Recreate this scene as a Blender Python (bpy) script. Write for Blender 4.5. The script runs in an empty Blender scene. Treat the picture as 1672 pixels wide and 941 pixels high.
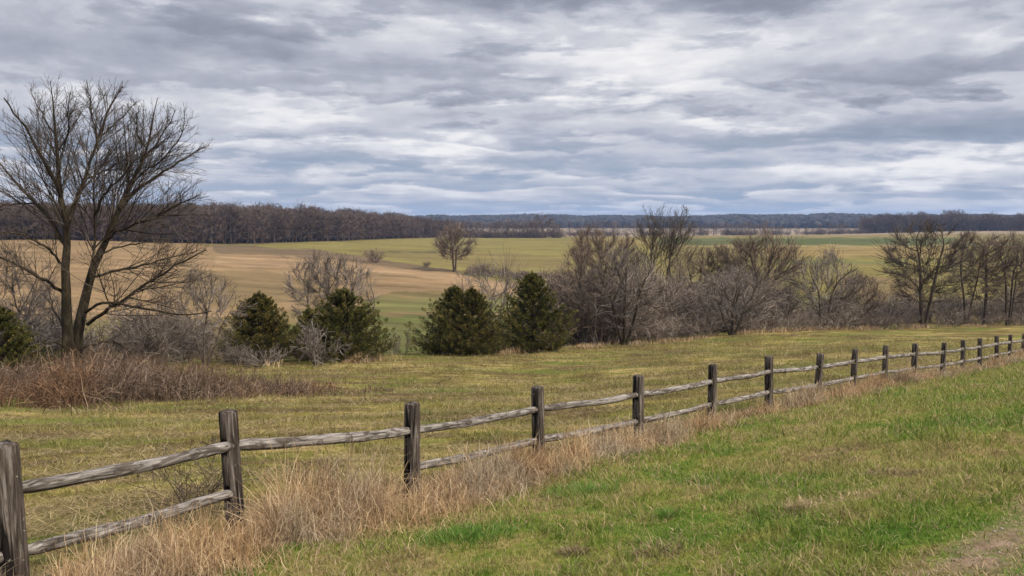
import bpy, math, random
import numpy as np
from mathutils import Matrix, Vector

rnd = random.Random(11)
scene = bpy.context.scene
COL = scene.collection
rad = math.radians

# ------------------------------------------------------------------ camera model
F, CX, CY, HOR = 1300.0, 836.0, 470.5, 365.0
PITCH = math.atan((CY - HOR) / F)
cp, sp = math.cos(PITCH), math.sin(PITCH)


def ray(x, y):
    xr = (np.asarray(x, float) - CX) / F
    yr = -(np.asarray(y, float) - CY) / F
    return xr, yr * sp + cp, yr * cp - sp


def P(x, y, Y):
    """the point at forward distance Y that is seen at (x, y)"""
    a, b, c = ray(x, y)
    return np.array([a / b * Y, Y + 0 * a, c / b * Y])


def proj(X, Y, Z):
    d = Y * cp - Z * sp
    d = np.where(d > 0.05, d, 0.05)
    u = Y * sp + Z * cp
    return CX + F * X / d, CY - F * u / d


# ------------------------------------------------------------------ terrain
GROUND0 = -1.7


def pchip(x, y, xq):
    x = np.asarray(x, float); y = np.asarray(y, float)
    h = np.diff(x); dl = np.diff(y) / h
    m = np.zeros_like(y)
    for i in range(1, len(x) - 1):
        if dl[i - 1] * dl[i] > 0:
            w1 = 2 * h[i] + h[i - 1]; w2 = h[i] + 2 * h[i - 1]
            m[i] = (w1 + w2) / (w1 / dl[i - 1] + w2 / dl[i])
    m[0] = dl[0]; m[-1] = dl[-1]
    xq = np.clip(xq, x[0], x[-1])
    i = np.clip(np.searchsorted(x, xq) - 1, 0, len(x) - 2)
    t = (xq - x[i]) / h[i]
    return ((2*t**3 - 3*t**2 + 1) * y[i] + (t**3 - 2*t**2 + t) * h[i] * m[i]
            + (-2*t**3 + 3*t**2) * y[i+1] + (t**3 - t**2) * h[i] * m[i+1])


FAR = [(1200, -14.5), (1600, -13.0)]
COLS = {
    -500: [(4, -2.2), (5.3, -2.5), (12, -4.0), (25, -6.0), (40, -7.5), (60, -8.8), (100, -10.0), (160, -9.2), (230, -6.8), (300, -5.6), (400, -5.0), (700, -4)],
    0:   [(4, -2.35), (5.3, -2.6), (12, -4.0), (25, -6.0), (40, -7.6), (60, -9.0), (100, -10.5), (160, -10.0), (230, -7.6), (300, -6.3), (400, -5.6), (700, -5)],
    400: [(4, -2.3), (7.2, -2.85), (15, -4.2), (28, -6.3), (45, -8.0), (70, -10.3), (100, -12.0), (150, -12.7), (220, -11.6), (300, -10.0), (390, -9.9), (500, -8.5), (800, -9)],
    620: [(4, -2.25), (8.7, -3.15), (17, -4.5), (30, -6.6), (52, -8.9), (75, -11.6), (105, -13.6), (160, -14.4), (230, -12.6), (300, -12.0), (420, -11.0), (520, -10.5), (700, -11)],
    836: [(4, -2.2), (10.7, -3.4), (20, -4.9), (35, -7.2), (60, -9.6), (85, -12.5), (120, -14.8), (170, -15.7), (230, -14.7), (300, -13.8), (450, -12.1), (600, -11.3), (780, -14.5)],
    1250: [(4, -2.05), (10, -3.0), (16.9, -3.99), (30, -5.8), (50, -8.2), (75, -10.4), (110, -13.5), (150, -15.5), (250, -15.5), (350, -14.0), (500, -11.4), (700, -10.6), (850, -13)],
    1672: [(4, -1.85), (10, -2.65), (20, -4.1), (36, -6.17), (60, -8.9), (100, -12.7), (130, -14.5), (200, -16.0), (300, -15.0), (500, -11.6), (700, -9.9), (820, -8.0), (1000, -8)],
    2200: [(4, -1.8), (10, -2.4), (20, -3.6), (40, -6.2), (60, -8.4), (100, -12.5), (130, -14.3), (200, -15.8), (300, -15.0), (500, -11.6), (700, -9.5), (820, -8.0), (1000, -8)],
}
LR0, LR1, NLR = math.log(0.5), math.log(4200), 620
lrs = np.linspace(LR0, LR1, NLR)
col_az, col_z = [], []
for x, kn in COLS.items():
    a = math.atan((x - CX) / F)
    k = 1 / math.cos(a)
    rs = [0.5, 1.5] + [Y * k for Y, _ in kn]
    zs = [GROUND0, GROUND0 - .08] + [z for _, z in kn]
    for Y, z in FAR:
        rs.append(Y * 1.0); zs.append(z)
    rs += [2500, 3300, 4200]
    zs += [9.0, 10.0, 6.0]
    col_az.append(a); col_z.append(pchip(np.log(rs), zs, lrs))
col_az = np.array(col_az); col_z = np.array(col_z)
AZ0, AZ1, NAZ = col_az[0], col_az[-1], 400
azs = np.linspace(AZ0, AZ1, NAZ)
TAB = np.stack([pchip(col_az, col_z[:, j], azs) for j in range(NLR)], 1)   # az, lr

_ph = np.random.RandomState(5)
WAV = [(w, _ph.uniform(0, 6.28), _ph.uniform(0, 3.14), a) for w, a in
       [(1.1, .010), (1.7, .012), (2.6, .016), (4.3, .03), (7, .04), (11, .05), (19, .07), (33, .10)]]
FENCE_FIX = []


def terrain(X, Y, fix=True):
    X = np.asarray(X, float); Y = np.asarray(Y, float)
    r = np.hypot(X, Y)
    az = np.clip(np.arctan2(X, Y), AZ0, AZ1)
    u = (az - AZ0) / (AZ1 - AZ0) * (NAZ - 1)
    v = np.clip((np.log(np.maximum(r, .5)) - LR0) / (LR1 - LR0), 0, 1) * (NLR - 1)
    i = np.clip(u.astype(int), 0, NAZ - 2); j = np.clip(v.astype(int), 0, NLR - 2)
    fu = u - i; fv = v - j
    z = (TAB[i, j] * (1-fu) * (1-fv) + TAB[i+1, j] * fu * (1-fv) + TAB[i, j+1] * (1-fu) * fv + TAB[i+1, j+1] * fu * fv)
    for w, p, d, a in WAV:
        z = z + a * np.sin((X * math.cos(d) + Y * math.sin(d)) * 6.283 / w + p + 1.3 * np.sin((X * math.sin(d) - Y * math.cos(d)) * 3.1 / w + 2 * p)) * .6
    # a far ridge line that undulates
    m = np.clip((r - 1700) / 700, 0, 1)
    azd = np.degrees(np.arctan2(X, Y))
    z = z + m * (2.2 * np.sin(azd * .33 + 1.2) + 1.6 * np.sin(azd * .9 + .4) + .9 * np.sin(azd * 2.1))
    if fix and FENCE_FIX:
        num = 0; den = 1e-6; att = 0
        for fx, fy, e in FENCE_FIX:
            d2 = (X - fx)**2 + (Y - fy)**2
            w = np.exp(-d2 / (2 * 2.0**2)); num = num + w * e; den = den + w
            att = np.maximum(att, np.exp(-d2 / (2 * 3.5**2)))
        z = z + num / den * att
    return z


# ------------------------------------------------------------------ fence line (post tops as seen, forward distances)
POST_PX = [(12, 725), (380, 672), (671, 660), (880, 632), (1043, 614), (1164, 596), (1258, 583), (1336, 578), (1395, 571),
           (1446, 565), (1494, 562), (1541, 560), (1574, 556), (1602, 553), (1630, 549), (1650, 547), (1670, 545), (1687, 543.5)]
POSTS = []
for k, (x, y) in enumerate(POST_PX):
    Yp = 7.2 * (1 + .27 * (k - 1))
    p = P(x, y, Yp)
    POSTS.append((p[0], p[1], p[2] - 1.15))
# one more post out of the frame, to the left
POSTS.insert(0, (POSTS[0][0] * 2 - POSTS[1][0], POSTS[0][1] * 2 - POSTS[1][1], POSTS[0][2] + .22))
for (x, y, z) in POSTS:
    FENCE_FIX.append((x, y, float(z - terrain(x, y, False))))
FX = np.array([p[0] for p in POSTS]); FY = np.array([p[1] for p in POSTS])


def fence_side(X, Y):
    """signed distance to the fence line, positive on the lawn side"""
    best = np.full(np.shape(X), 1e9); sgn = np.zeros(np.shape(X))
    for i in range(len(FX) - 1):
        ax, ay = FX[i], FY[i]; bx, by = FX[i+1], FY[i+1]
        if i == 0: ax, ay = ax - (bx - ax) * 8, ay - (by - ay) * 8
        if i == len(FX) - 2: bx, by = bx + (bx - ax) * 12, by + (by - ay) * 12
        dx, dy = bx - ax, by - ay
        t = np.clip(((X - ax) * dx + (Y - ay) * dy) / (dx*dx + dy*dy), 0, 1)
        d = np.hypot(X - ax - t*dx, Y - ay - t*dy)
        s = np.sign((X - ax) * dy - (Y - ay) * dx)
        m = d < best
        best = np.where(m, d, best); sgn = np.where(m, s, sgn)
    return best * sgn


# ------------------------------------------------------------------ mesh helpers
def mesh_np(name, verts, tris=None, quads=None, col=None, smooth=False):
    verts = np.ascontiguousarray(verts, np.float32)
    t = np.zeros((0, 3), np.int32) if tris is None else np.asarray(tris, np.int32)
    q = np.zeros((0, 4), np.int32) if quads is None else np.asarray(quads, np.int32)
    me = bpy.data.meshes.new(name)
    me.vertices.add(len(verts)); me.vertices.foreach_set("co", verts.ravel())
    nl = t.size + q.size
    me.loops.add(nl)
    me.loops.foreach_set("vertex_index", np.concatenate([q.ravel(), t.ravel()]))
    starts = np.concatenate([np.arange(len(q)) * 4, q.size + np.arange(len(t)) * 3]).astype(np.int32)
    me.polygons.add(len(starts)); me.polygons.foreach_set("loop_start", starts)
    me.update(calc_edges=True)
    if smooth:
        me.polygons.foreach_set("use_smooth", np.ones(len(starts), bool))
    if col is not None:
        a = me.attributes.new("col", 'FLOAT_COLOR', 'POINT')
        c = np.ones((len(verts), 4), np.float32); c[:, :col.shape[1]] = col
        a.data.foreach_set("color", c.ravel())
    return me


def link(name, me, mat=None, parent=None, loc=None):
    o = bpy.data.objects.new(name, me)
    if mat is not None and me is not None and not me.materials: me.materials.append(mat)
    COL.objects.link(o)
    if parent is not None: o.parent = parent
    if loc is not None: o.location = loc
    return o


def tag(o, label=None, cat=None, group=None, kind=None):
    if label: o["label"] = label
    if cat: o["category"] = cat
    if group: o["group"] = group
    if kind: o["kind"] = kind
    return o


def empty(name, loc, rz=0):
    o = bpy.data.objects.new(name, None); o.empty_display_size = .2
    o.location = loc; o.rotation_euler = (0, 0, rz); COL.objects.link(o)
    return o


def nrm(v):
    return v / np.maximum(np.linalg.norm(v, axis=-1, keepdims=True), 1e-9)


class Acc:
    """collects vertices / triangles / quads / colours into one mesh"""
    def __init__(s): s.v, s.t, s.q, s.c, s.n = [], [], [], [], 0
    def add(s, v, t=None, q=None, c=None):
        v = np.asarray(v).reshape(-1, 3)
        s.v.append(v)
        if t is not None and len(t): s.t.append(np.asarray(t) + s.n)
        if q is not None and len(q): s.q.append(np.asarray(q) + s.n)
        if c is None: c = np.ones((len(v), 3)) * .5
        s.c.append(np.asarray(c)); s.n += len(v)
    def mesh(s, name, smooth=False):
        return mesh_np(name, np.concatenate(s.v), np.concatenate(s.t) if s.t else None,
                       np.concatenate(s.q) if s.q else None, np.concatenate(s.c), smooth)
    def arrays(s):
        return (np.concatenate(s.v), np.concatenate(s.t) if s.t else np.zeros((0, 3), int),
                np.concatenate(s.q) if s.q else np.zeros((0, 4), int), np.concatenate(s.c))


def tubes(acc, Pts, R, sides, c=None):
    """Pts (M,n,3), R (M,n): one tube per polyline"""
    M, n, _ = Pts.shape
    T = nrm(np.gradient(Pts, axis=1))
    ref = np.where(np.abs(T[..., 2:3]) > .9, np.array([1., 0, 0]), np.array([0, 0, 1.]))
    ref = np.broadcast_to(ref[:, :1], T.shape)
    A = nrm(np.cross(T, ref)); B = np.cross(T, A)
    th = np.arange(sides) / sides * 2 * np.pi
    V = Pts[:, :, None] + R[:, :, None, None] * (A[:, :, None] * np.cos(th)[:, None] + B[:, :, None] * np.sin(th)[:, None])
    base = (np.arange(M) * n * sides)[:, None, None]
    i = np.arange(n - 1)[None, :, None] * sides; k = np.arange(sides)[None, None, :]; k2 = (k + 1) % sides
    q = np.stack([base + i + k, base + i + k2, base + i + sides + k2, base + i + sides + k], -1).reshape(-1, 4)
    cc = None
    if c is not None: cc = np.repeat(c, n * sides, axis=0)
    acc.add(V, None, q, cc)


def ribbons(acc, Pts, R, rng, c=None):
    M, n, _ = Pts.shape
    T = nrm(np.gradient(Pts, axis=1))
    side = rng.normal(size=(M, 1, 3)); side[..., 1] *= .35
    A = nrm(np.cross(T, np.cross(np.broadcast_to(side, T.shape), T)))
    V = np.stack([Pts - A * R[..., None], Pts + A * R[..., None]], 2)
    base = (np.arange(M) * n * 2)[:, None]; i = np.arange(n - 1)[None] * 2
    q = np.stack([base + i, base + i + 1, base + i + 3, base + i + 2], -1).reshape(-1, 4)
    acc.add(V, None, q, None if c is None else np.repeat(c, n * 2, axis=0))


def blades(acc, root, L, W, az, lean, bend, nseg, c, twist=None, wig=0, rng=None):
    """tapered bent blades"""
    N = len(root)
    pts = [root]; a = az.copy(); phi = lean.copy()
    for k in range(nseg):
        d = np.stack([np.sin(phi) * np.sin(a), np.sin(phi) * np.cos(a), np.cos(phi)], -1)
        pts.append(pts[-1] + d * (L / nseg)[:, None])
        phi = phi + bend / nseg
        if wig: a = a + rng.normal(0, wig, N); phi = phi + rng.normal(0, wig * .6, N)
    pts = np.stack(pts, 1)
    tw = az + np.pi/2 if twist is None else twist
    wd = np.stack([np.sin(tw), np.cos(tw), np.zeros(N)], -1)
    s = np.arange(nseg) / nseg
    wid = W[:, None] * (1 - .55 * s[None] ** 1.3)
    Lf = pts[:, :-1] - wd[:, None] * wid[..., None] / 2
    Rt = pts[:, :-1] + wd[:, None] * wid[..., None] / 2
    V = np.concatenate([np.stack([Lf, Rt], 2).reshape(N, -1, 3), pts[:, -1:]], 1)
    m = 2 * nseg + 1
    b = np.arange(N) * m
    q = None
    if nseg > 1:
        i = np.arange(nseg - 1) * 2
        q = np.stack([b[:, None] + i, b[:, None] + i + 1, b[:, None] + i + 3, b[:, None] + i + 2], -1).reshape(-1, 4)
    t = np.stack([b + m - 3, b + m - 2, b + m - 1], -1)
    acc.add(V, t, q, np.repeat(c, m, axis=0))


# ------------------------------------------------------------------ materials
class NT:
    def __init__(s, name):
        s.m = bpy.data.materials.new(name); s.m.use_nodes = True
        s.t = s.m.node_tree; s.t.nodes.clear()
        s.out = s.n('ShaderNodeOutputMaterial')
    def n(s, typ, **kw):
        nd = s.t.nodes.new(typ)
        for k, v in kw.items(): setattr(nd, k, v)
        return nd
    def l(s, a, b): s.t.links.new(a, b)
    def set(s, sock, v):
        if isinstance(v, bpy.types.NodeSocket): s.l(v, sock)
        else: sock.default_value = v
    def math(s, op, a, b=None, clamp=False):
        nd = s.n('ShaderNodeMath', operation=op, use_clamp=clamp)
        s.set(nd.inputs[0], a)
        if b is not None: s.set(nd.inputs[1], b)
        return nd.outputs[0]
    def vmath(s, op, a, b=None):
        nd = s.n('ShaderNodeVectorMath', operation=op)
        s.set(nd.inputs[0], a)
        if b is not None: s.set(nd.inputs[1], b)
        return nd
    def noise(s, vec, scale, detail=4, rough=.55, dist=0, stretch=None):
        if stretch is not None: vec = s.vmath('MULTIPLY', vec, stretch).outputs[0]
        nd = s.n('ShaderNodeTexNoise'); s.l(vec, nd.inputs['Vector'])
        nd.inputs['Scale'].default_value = scale; nd.inputs['Detail'].default_value = detail
        nd.inputs['Roughness'].default_value = rough; nd.inputs['Distortion'].default_value = dist
        return nd.outputs['Fac']
    def ramp(s, fac, stops, interp='LINEAR'):
        nd = s.n('ShaderNodeValToRGB'); s.set(nd.inputs[0], fac)
        e = nd.color_ramp.elements; nd.color_ramp.interpolation = interp
        while len(e) < len(stops): e.new(.5)
        for i, (p, c) in enumerate(stops):
            e[i].position = p; e[i].color = (*c, 1) if len(c) == 3 else c
        return nd.outputs[0]
    def mix(s, f, a, b, mode='MIX'):
        nd = s.n('ShaderNodeMix', data_type='RGBA', blend_type=mode)
        s.set(nd.inputs[0], f)
        for sock, v in ((nd.inputs[6], a), (nd.inputs[7], b)):
            if isinstance(v, tuple) and len(v) == 3: v = (*v, 1)
            s.set(sock, v)
        return nd.outputs[2]
    def mapr(s, v, a, b, c=0., d=1.):
        nd = s.n('ShaderNodeMapRange'); s.set(nd.inputs[0], v)
        for i, k in enumerate((a, b, c, d)): nd.inputs[i+1].default_value = k
        return nd.outputs[0]
    def attr(s, name):
        return s.n('ShaderNodeAttribute', attribute_name=name)
    def pos(s): return s.n('ShaderNodeNewGeometry').outputs['Position']
    def obj(s): return s.n('ShaderNodeTexCoord').outputs['Object']
    def surf(s, col, rough=.8, spec=.25, bump=None, bs=.3, bd=.02, transl=0):
        b = s.n('ShaderNodeBsdfPrincipled'); s.set(b.inputs['Base Color'], col)
        s.set(b.inputs['Roughness'], rough); b.inputs['Specular IOR Level'].default_value = spec
        if bump is not None:
            bn = s.n('ShaderNodeBump'); s.l(bump, bn.inputs['Height'])
            bn.inputs['Strength'].default_value = bs; bn.inputs['Distance'].default_value = bd
            s.l(bn.outputs[0], b.inputs['Normal'])
        o = b.outputs[0]
        if transl:
            tr = s.n('ShaderNodeBsdfTranslucent'); s.set(tr.inputs[0], col)
            mx = s.n('ShaderNodeMixShader'); mx.inputs[0].default_value = transl
            s.l(o, mx.inputs[1]); s.l(tr.outputs[0], mx.inputs[2]); o = mx.outputs[0]
        s.l(o, s.out.inputs['Surface'])
        return s.m


def ground_colours(T, p):
    """field and lawn turf colours as functions of the place (shared by the soil sheet and the grass growing on it)"""
    a = T.noise(p, .22, 5, .6, .4, (.7, 1.3, 0))
    b = T.noise(p, 1.1, 5, .62, .6, (.6, 1.5, 0))
    c = T.noise(p, 6, 4, .6, 0, (1, 1, 0))
    f = T.math('ADD', T.math('MULTIPLY', a, .55), T.math('ADD', T.math('MULTIPLY', b, .5), T.math('MULTIPLY', c, .25)))
    f = T.math('ADD', T.math('MULTIPLY', T.math('SUBTRACT', f, .645), 1.35), .645)
    field = T.ramp(f, [(.52, (.085, .056, .026)), (.59, (.165, .118, .048)), (.635, (.19, .165, .042)), (.69, (.275, .235, .066)), (.76, (.42, .325, .14))])
    gm = T.noise(T.vmath('ADD', p, (40, 9, 0)).outputs[0], .30, 5, .6, .5, (.45, 1.2, 0)); bm = T.noise(T.vmath('ADD', p, (7, 77, 0)).outputs[0], .42, 5, .65, .6, (.35, 1.5, 0))
    field = T.mix(T.mapr(gm, .48, .60, 0, .85), field, T.ramp(c, [(.3, (.075, .105, .022)), (.5, (.125, .16, .032)), (.7, (.20, .215, .055))]))
    field = T.mix(T.mapr(bm, .50, .60, 0, .9), field, T.ramp(c, [(.3, (.070, .046, .026)), (.5, (.135, .092, .046)), (.7, (.22, .155, .08))]))
    a2 = T.noise(p, .33, 5, .6, .5, (1, 1, 0))
    b2 = T.noise(p, 1.6, 5, .6, .3, (1, 1, 0))
    f2 = T.math('ADD', T.math('MULTIPLY', a2, .6), T.math('MULTIPLY', b2, .45))
    lawn = T.ramp(f2, [(.40, (.070, .145, .016)), (.47, (.118, .176, .024)), (.52, (.188, .196, .040)), (.575, (.285, .228, .085)), (.64, (.195, .135, .065))])
    return field, lawn


def ground_material():
    T = NT('ground_turf'); p = T.pos()
    field, lawn = ground_colours(T, p)
    at = T.attr('col'); zone = T.attr('zone')
    sep = T.n('ShaderNodeSeparateColor'); T.l(zone.outputs['Color'], sep.inputs[0])
    fine = T.noise(p, 14, 5, .65)
    near = T.mix(sep.outputs[0], field, lawn)
    near = T.mix(T.mapr(fine, .35, .7), T.mix(1.0, near, (.62, .58, .52), 'MULTIPLY'), near)
    dirt = T.ramp(T.noise(p, 9, 6, .7), [(.3, (.11, .072, .045)), (.55, (.22, .155, .10)), (.75, (.33, .25, .175))])
    near = T.mix(T.math('MULTIPLY', sep.outputs[2], T.mapr(T.noise(p, 2.6, 5, .65), .36, .52)), near, dirt)
    # far fields: painted crops, each with drill lines and mottling of its own
    s1 = T.noise(p, .035, 6, .65, .8, (.5, 1.4, 0)); s2 = T.noise(p, .11, 6, .68, .5, (.22, 1.2, 0))
    s3 = T.noise(p, .75, 5, .7, .4, (.3, 1.3, 0))
    mod = T.math('ADD', T.mapr(s3, .3, .7, -.22, .22), T.math('ADD', T.mapr(s1, .25, .75, .62, 1.38), T.mapr(s2, .3, .7, -.34, .34)))
    cm = T.n('ShaderNodeCombineColor'); [T.l(mod, cm.inputs[i]) for i in range(3)]
    far = T.mix(1.0, T.mix(1.0, at.outputs['Color'], (.66, .60, .58), 'MULTIPLY'), cm.outputs[0], 'MULTIPLY')
    far = T.mix(T.mapr(T.noise(p, .06, 5, .7, 1.0, (.35, 1.5, 0)), .46, .68, 0, .55), far, (.155, .11, .052))
    col = T.mix(sep.outputs[1], near, far)
    T.surf(col, .95, .05, T.noise(p, 11, 6, .7), .5, .05)
    return T.m


def blade_material(name, mode):
    T = NT(name); p = T.pos()
    at = T.attr('col'); sep = T.n('ShaderNodeSeparateColor'); T.l(at.outputs['Color'], sep.inputs[0])
    r, g = sep.outputs[0], sep.outputs[1]
    field, lawn = ground_colours(T, p)
    if mode == 'lawn':
        base = T.mix(T.mapr(r, .0, 1., 0, .0), lawn, lawn)
        alt = T.ramp(r, [(0, (.035, .085, .010)), (.3, (.085, .165, .017)), (.6, (.175, .24, .034)), (.85, (.31, .30, .085)), (1, (.48, .41, .22))])
        col = T.mix(.48, base, alt)
        col = T.mix(g, col, T.ramp(r, [(0, (.20, .14, .07)), (1, (.42, .32, .18))]))
    else:
        alt = T.ramp(r, [(0, (.09, .075, .03)), (.35, (.14, .15, .035)), (.6, (.24, .22, .06)), (1, (.40, .31, .16))])
        col = T.mix(.45, field, alt)
        col = T.mix(T.math('MULTIPLY', g, .8), col, T.ramp(r, [(0, (.085, .056, .030)), (.45, (.21, .15, .075)), (1, (.44, .34, .19))]))
    return T.surf(col, .75, .15, transl=.25)


def attr_mat(name, stops, rough=.85, transl=0, patch=None, pscale=.4):
    """colour from the per-stem random value, with an optional patchy second species"""
    T = NT(name); at = T.attr('col'); sep = T.n('ShaderNodeSeparateColor'); T.l(at.outputs['Color'], sep.inputs[0])
    col = T.ramp(sep.outputs[0], stops)
    if patch:
        col = T.mix(T.mapr(T.noise(T.pos(), pscale, 3, .5), .48, .62, 0, .75), col, T.ramp(sep.outputs[0], patch))
    return T.surf(col, rough, .12, transl=transl)


def bark(name, dark, mid, light, scale=3.):
    T = NT(name); p = T.obj()
    n1 = T.noise(p, scale, 5, .65, 0, (1, 1, .35)); n2 = T.noise(p, scale * 7, 4, .6, 0, (1, 1, .2))
    f = T.math('ADD', T.math('MULTIPLY', n1, .55), T.math('MULTIPLY', n2, .45))
    return T.surf(T.ramp(f, [(.35, dark), (.5, mid), (.66, light)]), .9, .1, n2, .6, .03)


def wood_post():
    T = NT('weathered_post_wood'); p = T.obj()
    rn = T.n('ShaderNodeObjectInfo').outputs['Random']
    off = T.n('ShaderNodeCombineXYZ'); T.l(T.math('MULTIPLY', rn, 31), off.inputs[2]); T.l(T.math('MULTIPLY', rn, 7), off.inputs[0])
    q = T.vmath('ADD', p, off.outputs[0]).outputs[0]
    g = T.noise(q, 1, 6, .7, .6, (34, 34, 2.2)); w = T.noise(q, 5, 4, .6, .2, (1, 1, .5)); cr = T.noise(q, 1, 3, .5, .3, (17, 17, .9))
    col = T.ramp(g, [(.34, (.014, .011, .009)), (.45, (.048, .037, .030)), (.54, (.098, .080, .067)), (.68, (.26, .232, .21))])
    col = T.mix(T.mapr(w, .45, .7, 0, .5), col, T.ramp(g, [(.3, (.020, .015, .012)), (.7, (.056, .041, .030))]))
    col = T.mix(T.mapr(cr, .57, .62), col, (.012, .010, .009))
    col = T.mix(T.mapr(T.noise(q, 26, 3, .5), .68, .74, 0, .7), col, (.33, .33, .27))
    h = T.math('SUBTRACT', g, T.mapr(cr, .58, .66))
    return T.surf(col, .9, .12, h, .8, .012)


def wood_rail():
    T = NT('weathered_rail_wood'); p = T.obj()
    rn = T.n('ShaderNodeObjectInfo').outputs['Random']
    off = T.n('ShaderNodeCombineXYZ'); T.l(T.math('MULTIPLY', rn, 37), off.inputs[0]); T.l(T.math('MULTIPLY', rn, 5), off.inputs[2])
    q = T.vmath('ADD', p, off.outputs[0]).outputs[0]
    g = T.noise(q, 1, 6, .68, .5, (2.4, 42, 42)); w = T.noise(q, 1, 4, .6, 1.2, (3.2, 11, 11)); k = T.noise(q, 1, 3, .5, .5, (7, 14, 14))
    col = T.ramp(g, [(.28, (.055, .046, .040)), (.45, (.15, .132, .117)), (.57, (.27, .245, .222)), (.72, (.48, .45, .415))])
    col = T.mix(T.mapr(w, .50, .56, 0, .85), col, T.ramp(g, [(.3, (.024, .019, .016)), (.7, (.11, .087, .068))]))
    ck = T.noise(q, 1, 4, .6, .4, (1.1, 55, 55))
    col = T.mix(T.mapr(k, .66, .70, 0, .9), col, (.030, .024, .020))
    col = T.mix(T.mapr(ck, .60, .65, 0, .9), col, (.022, .018, .015))
    col = T.mix(T.mapr(T.noise(q, 24, 3, .6), .68, .75, 0, .6), col, (.36, .36, .22))
    return T.surf(col, .85, .15, T.math('SUBTRACT', g, w), .7, .012)


def plain(name, col, rough=.8):
    T = NT(name)
    n = T.noise(T.obj(), 3, 4, .6)
    return T.surf(T.mix(n, tuple(c * .85 for c in col), tuple(min(1, c * 1.1) for c in col)), rough, .2)


M_ground = ground_material()
M_lawn = blade_material('lawn_blades', 'lawn')
M_field = blade_material('field_blades', 'field')
M_dry = attr_mat('dry_grass_stems', [(0, (.115, .068, .035)), (.3, (.29, .18, .092)), (.65, (.47, .32, .175)), (1, (.69, .54, .34))], .8, .2, [(0, (.10, .075, .055)), (.5, (.30, .24, .17)), (1, (.52, .46, .36))], .9)
M_bramble = attr_mat('bramble_stems', [(0, (.028, .019, .014)), (.35, (.086, .058, .042)), (.7, (.19, .135, .098)), (1, (.45, .35, .26))], .9, 0,
                     [(0, (.046, .024, .013)), (.5, (.165, .088, .046)), (1, (.42, .27, .16))], .22)
M_thicket = attr_mat('thicket_twigs', [(0, (.075, .057, .045)), (.5, (.18, .138, .108)), (.85, (.28, .225, .185)), (1, (.45, .40, .35))], .9)
M_post = wood_post(); M_rail = wood_rail()
M_bark_dark = bark('dark_bark', (.022, .017, .013), (.062, .047, .034), (.115, .09, .065))
M_bark_olive = bark('mossy_bark', (.010, .008, .005), (.030, .023, .014), (.085, .070, .042))
M_bark_grey = bark('grey_bark', (.045, .037, .031), (.105, .085, .070), (.19, .16, .135))
M_bark_pale = bark('pale_bark', (.06, .05, .042), (.14, .115, .095), (.27, .235, .20))
M_twig_dark = attr_mat('dark_twigs', [(0, (.027, .021, .016)), (.6, (.075, .058, .045)), (1, (.17, .135, .105))], .9)
M_twig_brown = attr_mat('brown_twigs', [(0, (.062, .045, .034)), (.6, (.15, .11, .082)), (1, (.29, .225, .175))], .9)
M_twig_grey = attr_mat('grey_twigs', [(0, (.065, .052, .044)), (.6, (.155, .125, .105)), (1, (.33, .285, .25))], .9)
M_cedar = attr_mat('cedar_foliage', [(0, (.020, .025, .006)), (.35, (.056, .060, .014)), (.65, (.115, .104, .024)), (.9, (.18, .145, .042)), (1, (.23, .175, .055))], .75, .12)
M_cedar_b = attr_mat('bronzed_cedar_foliage', [(0, (.022, .024, .006)), (.35, (.060, .058, .014)), (.65, (.125, .105, .027)), (1, (.24, .165, .055))], .75, .12)
M_wood_far = attr_mat('far_wood_twigs', [(0, (.060, .045, .036)), (.5, (.118, .086, .070)), (.85, (.165, .125, .105)), (1, (.27, .235, .21))], .95)
M_hillwood = attr_mat('hill_wood_crowns', [(0, (.016, .017, .015)), (.6, (.034, .032, .028)), (1, (.06, .054, .046))], .95)

# ------------------------------------------------------------------ ground sheet
def poly_in(px, py, poly):
    inside = np.zeros(px.shape, bool); n = len(poly); j = n - 1
    for i in range(n):
        xi, yi = poly[i]; xj, yj = poly[j]
        m = ((yi > py) != (yj > py)) & (px < (xj - xi) * (py - yi) / (yj - yi + 1e-12) + xi)
        inside ^= m; j = i
    return inside


EDGE_X = np.array([-500, 0, 430, 560, 740, 868, 1020, 1200, 1345, 1510, 1672, 2200])
EDGE_Y = np.array([36, 38, 46, 49, 54.5, 58, 64, 73, 82, 91, 98, 104.])


def edge_dist(X, Y):
    """forward distance of the near field's wooded edge along this bearing"""
    return np.interp(CX + F * X / np.maximum(Y, .1), EDGE_X, EDGE_Y)


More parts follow.
